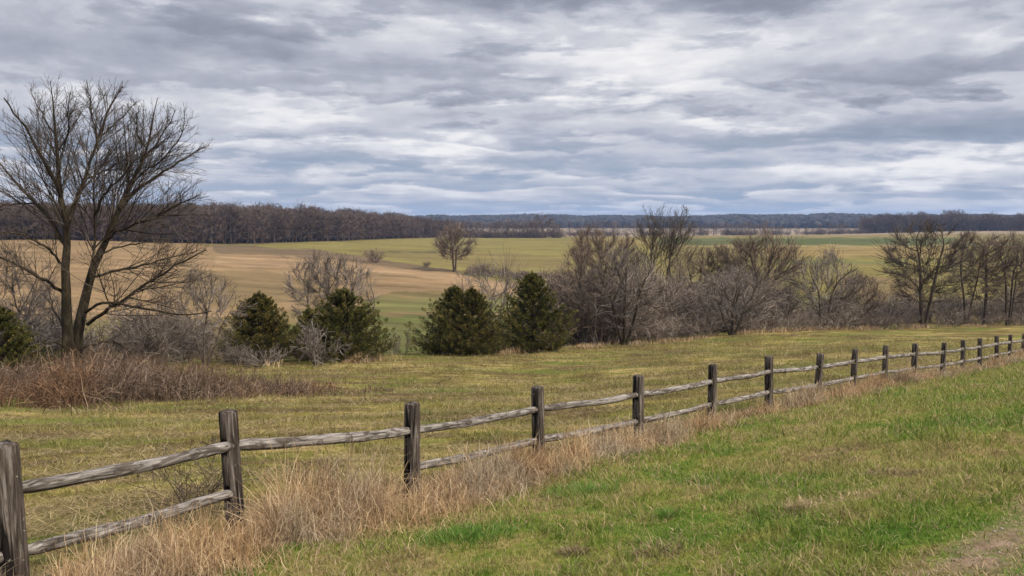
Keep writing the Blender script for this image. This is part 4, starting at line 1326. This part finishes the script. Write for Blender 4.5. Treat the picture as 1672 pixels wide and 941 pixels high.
def bramble():
    rng = np.random.RandomState(61); acc = Acc()
    n = 30000
    px = rng.uniform(-420, 640, n)
    front = np.interp(px, [-420, 0, 100, 300, 400, 500, 570, 640], [25, 25.3, 26, 27.6, 28.2, 29.3, 30.5, 31]) + 1.6 * (vnoise(px, px * 0, 38, 55) - .3)
    depth = np.interp(px, [-420, 250, 420, 520, 600, 640], [12, 12, 7, 3.5, 1.6, .8])
    Y = front + depth * rng.rand(n) ** 1.25 - (rng.rand(n) < .16) * rng.exponential(.7, n)
    x = (px - CX) / F * Y
    cl = vnoise(x, Y, 1.7, 51) * .6 + vnoise(x, Y, .6, 52) * .4
    hm = np.interp(px, [-420, 0, 120, 250, 330, 420, 520, 600, 640], [1.5, 1.35, 1.5, 1.2, 1.0, .85, .62, .45, .3])
    k = rng.rand(n) < np.interp(px, [-420, 240, 380, 520, 640], [1, 1, .6, .32, .14]); k &= rng.rand(n) < -.45 + 2.4 * cl
    px, Y, x, cl, hm = px[k], Y[k], x[k], cl[k], hm[k]; n = len(x)
    z = terrain(x, Y)
    L = hm * .66 * (.05 + 1.85 * cl) * rng.uniform(.5, 1.5, n)
    root = np.stack([x, Y, z - .02], -1)
    a = rng.uniform(0, 6.28, n); phi = np.abs(rng.normal(.3, .28, n)); bend = rng.gamma(2, .5, n)
    pts = [root]; ns = 6
    for s in range(ns):
        d = np.stack([np.sin(phi) * np.sin(a), np.sin(phi) * np.cos(a), np.cos(phi)], -1)
        pts.append(pts[-1] + d * (L / ns)[:, None]); phi = phi + bend / ns + rng.normal(0, .16, n); a = a + rng.normal(0, .3, n)
    pts = np.stack(pts, 1); R = rng.uniform(.006, .013, n)[:, None] * np.linspace(1, .5, ns + 1)[None]
    c = np.clip(rng.beta(2, 2.6, n), 0, 1); c = np.stack([c, c, c], -1)
    ribbons(acc, pts, R, rng, c)
    m = rng.choice(n, int(n * .55))
    L2, R2 = grow(rng, pts[m], R[m], 26000, .25, 1, .32, .8, .05, 3, .2, .006, .8, lmin=.1)
    c = np.clip(rng.beta(2, 2.3, len(L2)), 0, 1); ribbons(acc, L2, R2, rng, np.stack([c, c, c], -1))
    tag(link('brambles', acc.mesh('brambles'), M_bramble), 'russet and purple brown brambles and dead weeds along the left field edge', 'brambles', kind='stuff')


bramble()


# ------------------------------------------------------------------ cedars
def cedar_meshes(seed, H, W, nb=150, sub=7, per=26, lean=0., open_=0.):
    rng = np.random.RandomState(seed)
    tr, cr = Acc(), Acc()
    s = np.linspace(0, 1, 10)
    tw = np.stack([lean * s + .03 * np.sin(s * 5 + seed), .03 * np.cos(s * 4), s * H - .1], -1)
    tubes(tr, tw[None], (.085 * H / 5 * (1 - .93 * s) * (1 + .5 * np.exp(-s * 15)))[None], 8, rv3(rng, 1))
    h = np.sort(rng.rand(nb) ** 1.45) * .97 + .012
    prof = np.minimum(1, .72 + 1.6 * h) * (1 - h) ** .95
    az = np.arange(nb) * 2.39996 + rng.normal(0, .25, nb)
    lump = 1 + .16 * np.sin(az * 3 + h * 9 + seed) + rng.normal(0, .11, nb)
    Lr = W / 2 * prof * lump * 1.08 + .07
    n = 6; t = np.linspace(0, 1, n)
    base = np.stack([np.interp(h, s, tw[:, 0]), np.interp(h, s, tw[:, 1]), h * H * .96], -1)
    out = np.stack([np.cos(az), np.sin(az), 0 * az], -1)
    rise = .20 + .45 * h + rng.normal(0, .08, nb)
    br = base[:, None] + out[:, None] * (Lr[:, None] * t)[..., None]
    br[..., 2] += (rise * Lr)[:, None] * t ** 1.6 - .10 * Lr[:, None] * np.sin(t * np.pi)
    br[..., 2] = np.maximum(br[..., 2], .06 + .1 * rng.rand(nb)[:, None])
    tubes(tr, br, np.maximum(.022 * H / 5 * (1 - .8 * t)[None] * (.5 + Lr / W * 2)[:, None], .006), 4, rv3(rng, nb))
    # plumes: upward pointing sprays along the outer part of each branch
    K = nb * sub
    bi = np.repeat(np.arange(nb), sub); f = .30 + .70 * np.tile((np.arange(sub) + .5) / sub, nb) + rng.normal(0, .05, K); f = np.clip(f, .12, 1.)
    u = f * (n - 1); i = np.clip(u.astype(int), 0, n - 2); w = (u - i)[:, None]
    pos = br[bi, i] * (1 - w) + br[bi, i+1] * w
    side = nrm(np.cross(out[bi], [0, 0, 1.])) * rng.normal(0, .55, K)[:, None]
    d = nrm(out[bi] * rng.uniform(.35, 1., K)[:, None] + side + np.array([0, 0, 1.]) * (rng.uniform(.25, .95, K) + .5 * h[bi])[:, None])
    pl = (.30 + .16 * rng.rand(K)) * (H / 5) ** .7 * (.38 + .72 * (1 - h[bi]))
    # top leader plumes
    tp = np.stack([np.full(5, tw[-1, 0]), np.full(5, tw[-1, 1]), H * np.linspace(.86, .97, 5)], -1)
    pos = np.concatenate([pos, tp]); d = np.concatenate([d, nrm(np.array([0, 0, 1.]) + rng.normal(0, .12, (5, 3)))]); pl = np.concatenate([pl, np.full(5, .24 * H / 5)])
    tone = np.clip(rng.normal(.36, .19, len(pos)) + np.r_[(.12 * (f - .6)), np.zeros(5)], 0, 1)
    K = len(pos); N = K * per
    pi = np.repeat(np.arange(K), per)
    g = rng.rand(N) ** .8
    rad_ = (.40 * pl[pi]) * (1 - g) ** .6 * rng.rand(N) ** .5
    rdir = nrm(np.cross(d[pi], rng.normal(size=(N, 3))))
    c0 = pos[pi] + d[pi] * (g * pl[pi])[:, None] + rdir * rad_[:, None]
    nd = nrm(d[pi] * 1. + rdir * .75 + rng.normal(0, .25, (N, 3)))
    ln = rng.uniform(.07, .15, N) * (H / 5) ** .6; wd = ln * rng.uniform(.22, .38, N)
    sd = nrm(np.cross(nd, rng.normal(size=(N, 3))))
    V = np.stack([c0, c0 + nd * (ln * .45)[:, None] + sd * (wd / 2)[:, None], c0 + nd * ln[:, None], c0 + nd * (ln * .45)[:, None] - sd * (wd / 2)[:, None]], 1)
    q = np.arange(N * 4).reshape(N, 4)
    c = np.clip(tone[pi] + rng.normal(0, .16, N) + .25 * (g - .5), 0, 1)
    cr.add(V, None, q, np.repeat(np.stack([c, c, c], -1), 4, axis=0))
    return tr.mesh('trunk', True), cr.mesh('crown')


def cedar(seed, px, Y, ytop, wpx, label, mat=None, nb=150, lean=0., sub=7):
    loc = ground_pt(px, Y); H = height_px(px, Y, ytop); W = wpx * Y / F
    a, b = cedar_meshes(seed, H * .97, W * 1.16, int(nb * 1.3), sub, 44, lean)
    return tree_object('cedar_tree', a, b, M_bark_dark, mat or M_cedar, loc, 0, 1, label, 'cedar tree', 'red cedars along the field edge')


cedar(401, 6, 35, 498, 122, 'dark cedar cut off by the left border behind bare twigs')
cedar(402, 426, 48, 474, 118, 'small bronze green cedar standing alone left of the broad cedar', M_cedar_b, 230, sub=8)
cedar(403, 504, 50.5, 503, 62, 'narrow dark cedar pressed against the left side of the broad cedar', None, 80)
cedar(404, 562, 50, 468, 150, 'broad cedar with one pointed top behind the grey dead shrub', M_cedar, 200, sub=8)
cedar(405, 742, 55, 464, 124, 'darker left one of the two joined cedars in the middle', None, 170)
cedar(406, 771, 54.3, 467, 122, 'right one of the two joined cedars, bronzed on its right side', M_cedar_b, 160)
cedar(407, 869, 58, 441, 124, 'tall cedar at the right end of the cedars next to the bare thicket', M_cedar, 200, sub=8)


# ------------------------------------------------------------------ woods and rows far off
def far_variant(seed, stems=1):
    rng = np.random.RandomState(seed)
    sm = tuple((rng.uniform(-.08, .08), rng.uniform(-.06, .06), rng.uniform(.5, .65)) for _ in range(stems))
    return light_tree(seed, H=1., tw_up=0., width=rng.uniform(.56, .78), cb=rng.uniform(.05, .18), stems=sm, nA=340, r0=.018, rtip=.0036, K=760, low=rng.uniform(.5, .65), D=.05, ribbon=True, twig=(.34, .7))


FV = [far_variant(500 + i, stems=1 + i % 2) for i in range(8)]
FVA = []
for tr, cr in FV:
    a = Acc(); ta = tr.arrays(); a.add(ta[0], ta[1], ta[2], ta[3] * .5); a.add(*cr.arrays()); FVA.append(a.arrays())


def wood(name, label, spots, seed, mat):
    rng = np.random.RandomState(seed); acc = Acc()
    for (x, y, h, w) in spots:
        v, t, q, c = FVA[rng.randint(8)]
        a = rng.uniform(0, 6.28); ca, sa = math.cos(a), math.sin(a); z = float(terrain(x, y))
        vv = np.stack([(v[:, 0] * ca - v[:, 1] * sa) * h * w, (v[:, 0] * sa + v[:, 1] * ca) * h * w, v[:, 2] * h * 1.04], -1) + (x, y, z - .2)
        acc.add(vv, t, q, np.clip(c * .72 + rng.normal(0, .13), 0, .8))
    tag(link(name, acc.mesh(name), mat), label, 'wood', kind='stuff')


rng = np.random.RandomState(71)
spots = []
# left wood: front edge follows the brow of the hillside field
for px in np.arange(-330, 735, 4.2):
    Yf = np.interp(px, [-330, 0, 250, 400, 560, 720], [290, 305, 345, 392, 470, 640])
    for row in range(6):
        p = px + rng.uniform(-4, 4); Y = Yf * (1 + .028 * row) + rng.uniform(-4, 4)
        if p > 690 and row > 2: continue
        x, y, z = ground_pt(p, Y)
        yt = np.interp(p, [-330, 0, 300, 420, 560, 650, 720], [330, 332, 334, 335, 343, 350, 357])
        h = (HOR - yt) / F * Y - z
        spots.append((x, y, h * rng.uniform(.74, 1.03) * (1 + .04 * math.sin(p * .09) + .03 * math.sin(p * .27)) * (1 - .02 * max(0, 2 - row)), rng.uniform(.9, 1.35)))
wood('left_wood'.replace('left_', 'distant_'), 'long brown leafless wood along the brow of the hillside on the left', spots, 1, M_wood_far)
spots = []
for px in np.arange(1408, 1980, 3.6):
    for row in range(5):
        p = px + rng.uniform(-3, 3); Y = np.interp(p, [1408, 1560, 1672, 1980], [905, 880, 830, 790]) * (1 + .03 * row) + rng.uniform(-6, 6)
        x, y, z = ground_pt(p, Y)
        yt = np.interp(p, [1408, 1440, 1550, 1672, 1980], [354, 350, 348, 353, 354])
        h = (HOR - yt) / F * Y - z
        spots.append((x, y, h * (rng.uniform(.66, .98) + (.16 if rng.rand() < .12 else 0)) * (1 + .07 * math.sin(p * .11) + .05 * math.sin(p * .31)), rng.uniform(.8, 1.3)))
wood('distant_woodland', 'dark leafless woodland beyond the fields on the right', spots, 2, M_wood_far)


def canopy_hills():
    """low wooded hills on the skyline: thousands of rough crowns in one mass"""
    rng = np.random.RandomState(81); acc = Acc()
    n = 9000
    az = rng.uniform(rad(-40), rad(42), n); r = rng.uniform(1750, 2650, n)
    x = r * np.sin(az); y = r * np.cos(az); z = terrain(x, y)
    k = 7; th = np.arange(k) / k * 6.283
    h = rng.uniform(12, 19, n); w = rng.uniform(6, 11, n)
    rings = [(.0, .55), (.45, 1.), (.8, .75)]
    V = []
    for fz, fr in rings:
        rr = w[:, None] * fr * rng.uniform(.75, 1.2, (n, k))
        V.append(np.stack([x[:, None] + rr * np.cos(th), y[:, None] + rr * np.sin(th), (z + h * fz)[:, None] + rng.uniform(-1, 1, (n, k))], -1))
    V.append(np.stack([x, y, z + h], -1)[:, None])
    V = np.concatenate(V, 1); m = 3 * k + 1
    b = np.arange(n)[:, None] * m; j = np.arange(k)[None]; j2 = (j + 1) % k
    q = np.concatenate([np.stack([b + s*k + j, b + s*k + j2, b + (s+1)*k + j2, b + (s+1)*k + j], -1).reshape(-1, 4) for s in (0, 1)])
    t = np.stack([b + 2*k + j, b + 2*k + j2, b + 3*k + 0*j], -1).reshape(-1, 3)
    acc.add(V, t, q, np.repeat(rv3(rng, n), m, axis=0))
    tag(link('hill_woodland', acc.mesh('hill_woodland'), M_hillwood), 'bluish wooded hills along the skyline', 'woods', kind='stuff')


canopy_hills()

# rows of single trees between the fields: copies of the variants
FSRC = []


def row_tree(i, px, Y, ytop, label, group, w=1.):
    loc = ground_pt(px, Y); h = (HOR - ytop) / F * Y - loc[2]
    k = i % 8
    sc = (h * w, h * w, h * 1.04)
    src = next((s for kk, s in FSRC if kk == k), None)
    if src is None:
        o = tree_object('bare_tree', FV[k][0].mesh('trunk'), FV[k][1].mesh('crown'), M_wood_far, M_wood_far, loc, rnd.uniform(0, 6.28), sc, label, 'tree', group)
        FSRC.append((k, o)); return o
    return copy_tree(src, loc, rnd.uniform(0, 6.28), sc, label, group)


G1 = 'trees in the row behind the far green field'
for i, px in enumerate(list(range(738, 872, 7)) + [872, 878, 897, 903, 909]):
    row_tree(i, px + rnd.uniform(-2, 2), 650 + rnd.uniform(-12, 35), float(np.interp(px, [738, 800, 860, 915], [362, 362, 360, 362])) + rnd.uniform(-2, 3.5), 'bare tree in the row at the top of the far green field', G1, 1.25)
row_tree(1, 885, 640, 348.5, 'tallest bare tree in the row at the top of the far green field', G1, 1.25)
row_tree(3, 911, 636, 366, 'low bushy bare tree at the right end of the row beyond the far green field', G1, 1.4)
row_tree(4, 922, 690, 378, 'small round bare tree by the pale field right of the row', 'small trees by the pale field', 1.6)
G2 = 'trees in the hedge row before the pale field'
xs_ = [932, 944, 958, 972, 986, 1000, 1010, 1022, 1035, 1048, 1112, 1124, 1131, 1140, 1148, 1156, 1163, 1170, 1178, 1186, 1193, 1200, 1208, 1216, 1224, 1232, 1241, 1249, 1262, 1272, 1278, 1290, 1300, 1315, 1328, 1340, 1355, 1368, 1372, 1384, 1396, 1404]
for i, px in enumerate(xs_):
    row_tree(i * 3 + 2, px + rnd.uniform(-2, 2), 880 + rnd.uniform(-15, 25), 363.5 + rnd.uniform(-3, 6) + (2 if px > 1250 else 0), 'bare tree in the broken hedge row before the pale distant field', G2, rnd.uniform(.9, 1.5))


rng = np.random.RandomState(97)
sp_ = []
for _ in range(120):
    px = rng.uniform(742, 916); sp_.append((px, 660 + rng.uniform(-12, 40), rng.uniform(3.0, 7.5), rng.uniform(1., 1.8)))
for _ in range(150):
    px = rng.uniform(926, 1412)
    if vnoise(np.array([px]), np.array([0.]), 26, 19)[0] < .42: continue
    sp_.append((px, 890 + rng.uniform(-10, 30), rng.uniform(3., 7.5), rng.uniform(1.2, 2.4)))
mass('hedge_undergrowth', 'dark brush filling the feet of the distant tree rows', M_wood_far, sp_, 'undergrowth', 7)


# ------------------------------------------------------------------ small white farm building
def farm_building(px, Y, w, d, h, rh, rz, label):
    root = empty('farm_building', ground_pt(px, Y), rz); tag(root, label, 'building')
    M_w = plain('white_boards', (.78, .77, .74)); M_r = plain('pale_roof_sheets', (.42, .42, .43)); M_g = plain('dark_glass', (.04, .045, .05), .3); M_d = plain('grey_door', (.3, .3, .3))
    x, y = w / 2, d / 2
    V = [(-x, -y, -.5), (x, -y, -.5), (x, y, -.5), (-x, y, -.5), (-x, -y, h), (x, -y, h), (x, y, h), (-x, y, h), (-x, 0, h + rh), (x, 0, h + rh)]
    link('wall', mesh_np('wall', V, [(5, 6, 9), (7, 4, 8)], [(0, 1, 5, 4), (1, 2, 6, 5), (2, 3, 7, 6), (3, 0, 4, 7)]), M_w, root)
    e = .35; t = .12
    V = []
    for sx in (-x - e, x + e):
        V += [(sx, -y - e, h - e * rh / y + .03), (sx, 0, h + rh + .03), (sx, y + e, h - e * rh / y + .03), (sx, -y - e, h - e * rh / y + .03 + t), (sx, 0, h + rh + .03 + t), (sx, y + e, h - e * rh / y + .03 + t)]
    q = [(3, 9, 10, 4), (4, 10, 11, 5), (0, 1, 7, 6), (1, 2, 8, 7), (0, 3, 4, 1), (1, 4, 5, 2), (6, 7, 10, 9), (7, 8, 11, 10), (0, 6, 9, 3), (2, 5, 11, 8)]
    link('roof', mesh_np('roof', V, None, q), M_r, root)
    def panel(nm, x0, x1, z0, z1, m):
        yy = -y - .04
        V = [(x0, yy, z0), (x1, yy, z0), (x1, yy, z1), (x0, yy, z1), (x0, -y + .01, z0), (x1, -y + .01, z0), (x1, -y + .01, z1), (x0, -y + .01, z1)]
        link(nm, mesh_np(nm, V, None, [(0, 1, 2, 3), (1, 5, 6, 2), (4, 0, 3, 7), (3, 2, 6, 7), (0, 4, 5, 1)]), m, root)
    panel('door', -.5, .5, 0, 2.1, M_d)
    panel('window', -w * .36, -w * .36 + 1, 1., 2.1, M_g); panel('window', w * .36 - 1, w * .36, 1., 2.1, M_g)


farm_building(723.5, 655, 5.5, 5, 3.6, 2.0, .5, 'small white gabled building at the end of the long wood beside the lone far tree')
farm_building(760, 700, 9, 5, 2.6, 1.5, .1, 'low white shed glimpsed right of the lone far tree crown')

# ------------------------------------------------------------------ air
def haze():
    x0, x1, y0, y1, z0, z1 = -4300, 4300, -4300, 4300, -22, 70
    V = [(x, y, z) for z in (z0, z1) for x, y in ((x0, y0), (x1, y0), (x1, y1), (x0, y1))]
    me = mesh_np('haze', np.array(V, float), None, [(3, 2, 1, 0), (4, 5, 6, 7), (0, 1, 5, 4), (1, 2, 6, 5), (2, 3, 7, 6), (3, 0, 4, 7)])
    m = bpy.data.materials.new('blue_air'); m.use_nodes = True; nt = m.node_tree; nt.nodes.clear()
    out = nt.nodes.new('ShaderNodeOutputMaterial'); v = nt.nodes.new('ShaderNodeVolumePrincipled')
    v.inputs['Color'].default_value = (.42, .60, 1.0, 1); v.inputs['Density'].default_value = HAZE_D; v.inputs['Anisotropy'].default_value = .1
    nt.links.new(v.outputs[0], out.inputs['Volume'])
    tag(link('haze', me, m), 'thin bluish air over the distant hills', 'haze', kind='stuff')


HAZE_D = 1.1e-4
haze()

# ------------------------------------------------------------------ sky and light
SUN_AZ, SUN_EL = rad(128), rad(42)     # behind the camera, to the right


def sky():
    w = bpy.data.worlds.new("World"); scene.world = w; w.use_nodes = True
    T = NT.__new__(NT); T.t = w.node_tree; T.t.nodes.clear()
    out = T.n('ShaderNodeOutputWorld'); bg = T.n('ShaderNodeBackground'); T.l(bg.outputs[0], out.inputs[0])
    g = T.n('ShaderNodeTexCoord').outputs['Generated']
    d = T.vmath('NORMALIZE', g).outputs[0]
    sx = T.n('ShaderNodeSeparateXYZ'); T.l(d, sx.inputs[0])
    X, Yv, Z = sx.outputs
    el = T.math('MULTIPLY', T.math('ARCSINE', Z), 180 / math.pi)
    az = T.math('MULTIPLY', T.math('ARCTAN2', X, Yv), 180 / math.pi)
    # cloud deck: a flat layer overhead, seen in perspective
    den = T.math('ADD', T.math('MAXIMUM', Z, 0), .11)
    cx = T.n('ShaderNodeCombineXYZ'); T.l(T.math('DIVIDE', X, den), cx.inputs[0]); T.l(T.math('DIVIDE', Yv, den), cx.inputs[1])
    deck = cx.outputs[0]
    n1 = T.noise(deck, 1.35, 9, .55, .25, (.85, 1., 0)); n2 = T.noise(T.vmath('ADD', deck, (31.7, 12.3, 0)).outputs[0], 3.6, 8, .58, .2, (.8, 1., 0))
    n3 = T.noise(T.vmath('ADD', deck, (3.7, 52.3, 0)).outputs[0], .7, 7, .55, .3, (.7, 1., 0))
    n4 = T.noise(d, 9, 9, .54, .2, (1, 1, 4.2)); n5 = T.noise(T.vmath('ADD', d, (3.3, 1.7, 5.1)).outputs[0], 15, 8, .55, .15, (1, 1, 3.6))
    n1b = T.noise(T.vmath('MULTIPLY', deck, (.955, .955, 1)).outputs[0], 1.35, 9, .55, .25, (.85, 1., 0))
    emb = T.math('MULTIPLY', T.math('SUBTRACT', n1, n1b), .4)
    # broad light and dark cloud masses at their bearings (warped so that their rims are ragged)
    wx = T.math('MULTIPLY', T.math('SUBTRACT', n4, .5), 15.); wy = T.math('MULTIPLY', T.math('SUBTRACT', n5, .5), 4.2)
    uv = T.n('ShaderNodeCombineXYZ'); T.l(T.math('ADD', az, wx), uv.inputs[0]); T.l(T.math('ADD', el, wy), uv.inputs[1])
    tot = None
    for (px, py, rx, ry, a) in BLOBS:
        a0 = math.degrees(math.atan((px - CX) / F)); e0 = math.degrees(math.atan((HOR - py) / F * math.cos(math.radians(a0))))
        q = T.vmath('MULTIPLY', T.vmath('SUBTRACT', uv.outputs[0], (a0, e0, 0)).outputs[0], (F * .01745 / rx / .9, F * .01745 / ry, 0)).outputs[0]
        dd = T.vmath('DOT_PRODUCT', q, q).outputs['Value']
        e = T.math('MULTIPLY', T.math('POWER', 2.718, T.math('MULTIPLY', dd, -1.)), a)
        tot = e if tot is None else T.math('ADD', tot, e)
    det = T.math('ADD', T.math('ADD', T.math('ADD', emb, T.math('MULTIPLY', T.math('SUBTRACT', T.noise(d, 21, 7, .6, .2, (1, 1, 2.1)), .5), .34)), T.math('MULTIPLY', T.math('SUBTRACT', T.mapr(n1, .34, .66), .5), .16)), T.math('ADD', T.math('MULTIPLY', T.math('SUBTRACT', n4, .5), .50), T.math('MULTIPLY', T.math('SUBTRACT', n3, .5), .45)))
    # flat cloud bases one behind the other: each darkens towards its base, then breaks off to the brighter gap below
    dd = T.math('DIVIDE', 1., den)
    ph = T.math('ADD', T.math('MULTIPLY', dd, 1.05), T.math('ADD', T.math('MULTIPLY', n3, 3.4), T.math('ADD', T.math('MULTIPLY', n4, 1.9), T.math('MULTIPLY', n5, .38))))
    fr = T.math('FRACT', ph)
    saw = T.math('MINIMUM', T.mapr(fr, 0, .74, .5, -.5), 9.)
    saw = T.math('MAXIMUM', saw, T.mapr(fr, .74, 1., -.5, .5))
    amp = T.mapr(T.noise(T.vmath('ADD', d, (9.1, 4.4, 2.2)).outputs[0], 5, 3, .5, 0, (1, 1, 3)), .35, .65, .12, .40)
    v = T.math('ADD', T.math('ADD', T.math('MULTIPLY', tot, .95), det), T.math('ADD', T.math('MULTIPLY', saw, amp), .575))
    cloud = T.ramp(v, [(.0, (.24, .262, .325)), (.24, (.315, .34, .41)), (.38, (.39, .415, .49)), (.48, (.45, .472, .55)), (.56, (.545, .562, .635)), (.68, (.63, .642, .70)), (.80, (.79, .79, .825)), (1., (.95, .935, .93))])
    # open blue-grey sky towards the horizon, between the bands
    nish = T.n('ShaderNodeTexSky', sky_type='NISHITA', sun_disc=False, sun_elevation=SUN_EL, sun_rotation=SUN_AZ)
    nish.altitude = 100; nish.air_density = 1.0; nish.dust_density = 1.2; nish.ozone_density = 1.5
    blue = T.mix(.25, (.30, .43, .66), T.mix(1.0, nish.outputs[0], (.1, .1, .1), 'MULTIPLY'))
    low = T.math('MULTIPLY', T.mapr(el, .5, 7.5, 1, 0), T.mapr(v, .30, .66, .9, .12))
    cloud = T.mix(low, cloud, blue)
    hz = T.mapr(el, 0, 1.7, .55, 0)
    cloud = T.mix(hz, cloud, (.47, .58, .74))
    # the overcast is brightest overhead, above the view
    gain = T.mapr(el, 17, 60, 1., ZEN)
    gc = T.n('ShaderNodeCombineColor'); [T.l(gain, gc.inputs[i]) for i in range(3)]
    cloud = T.mix(1.0, cloud, gc.outputs[0], 'MULTIPLY')
    ten = T.mix(1.0, cloud, (10, 10, 10), 'MULTIPLY')
    T.l(ten, bg.inputs[0]); bg.inputs[1].default_value = .1 * SKY
    w.cycles.sampling_method = 'MANUAL'; w.cycles.sample_map_resolution = 1024


ZEN, SKY = 2.7, 1.0
BLOBS = [  # picture position, half widths, amount
    (1000, 85, 170, 60, .34), (1090, 140, 150, 26, .28), (900, 175, 120, 12, .30), (1190, 202, 90, 16, .45), (700, 248, 110, 18, .42),
    (440, 200, 120, 20, .28), (500, 12, 120, 26, .22), (1430, 60, 130, 50, .10), (1420, 280, 150, 20, .35), (1600, 262, 110, 14, .32), (1640, 75, 50, 25, .25), (180, 175, 150, 20, .10),
    (420, 72, 190, 26, -.28), (800, 120, 200, 22, -.22), (860, 2, 140, 24, -.42), (1600, 10, 120, 24, -.2), (250, 30, 260, 26, -.14), (1220, 6, 190, 28, -.55), (1040, 178, 300, 12, -.28), (1530, 130, 220, 34, -.26), (1500, 212, 240, 26, -.24),
    (150, 95, 220, 26, -.15), (120, 55, 160, 26, -.12), (930, 258, 110, 14, -.20), (560, 262, 260, 14, -.16), (640, 45, 60, 18, -.16), (260, 235, 130, 20, .05),
]
sky()

sun = bpy.data.lights.new('sun', 'SUN'); sun.energy = 4.6; sun.angle = rad(6); sun.color = (1, .90, .75)
so = bpy.data.objects.new('sun', sun); COL.objects.link(so)
dv = Vector((math.sin(SUN_AZ) * math.cos(SUN_EL), math.cos(SUN_AZ) * math.cos(SUN_EL), math.sin(SUN_EL)))
so.rotation_euler = dv.to_track_quat('Z', 'Y').to_euler(); so.location = dv * 50

# ------------------------------------------------------------------ camera and output
cam = bpy.data.cameras.new('camera'); cam.sensor_width = 36; cam.lens = F / 1672 * 36; cam.clip_start = .05; cam.clip_end = 12000
co = bpy.data.objects.new('camera', cam); COL.objects.link(co); co.location = (0, 0, 0); co.rotation_euler = (math.pi / 2 - PITCH, 0, 0)
scene.camera = co
vs = scene.view_settings; vs.view_transform = 'Standard'; vs.look = 'None'; vs.exposure = 0.; vs.gamma = 1; vs.use_curve_mapping = False
scene.render.engine = 'CYCLES'
cy = scene.cycles
cy.max_bounces = 5; cy.diffuse_bounces = 2; cy.glossy_bounces = 1; cy.transmission_bounces = 2; cy.transparent_max_bounces = 4; cy.volume_bounces = 0
cy.use_denoising = True; cy.use_adaptive_sampling = True; cy.adaptive_threshold = .02
scene.render.film_transparent = False
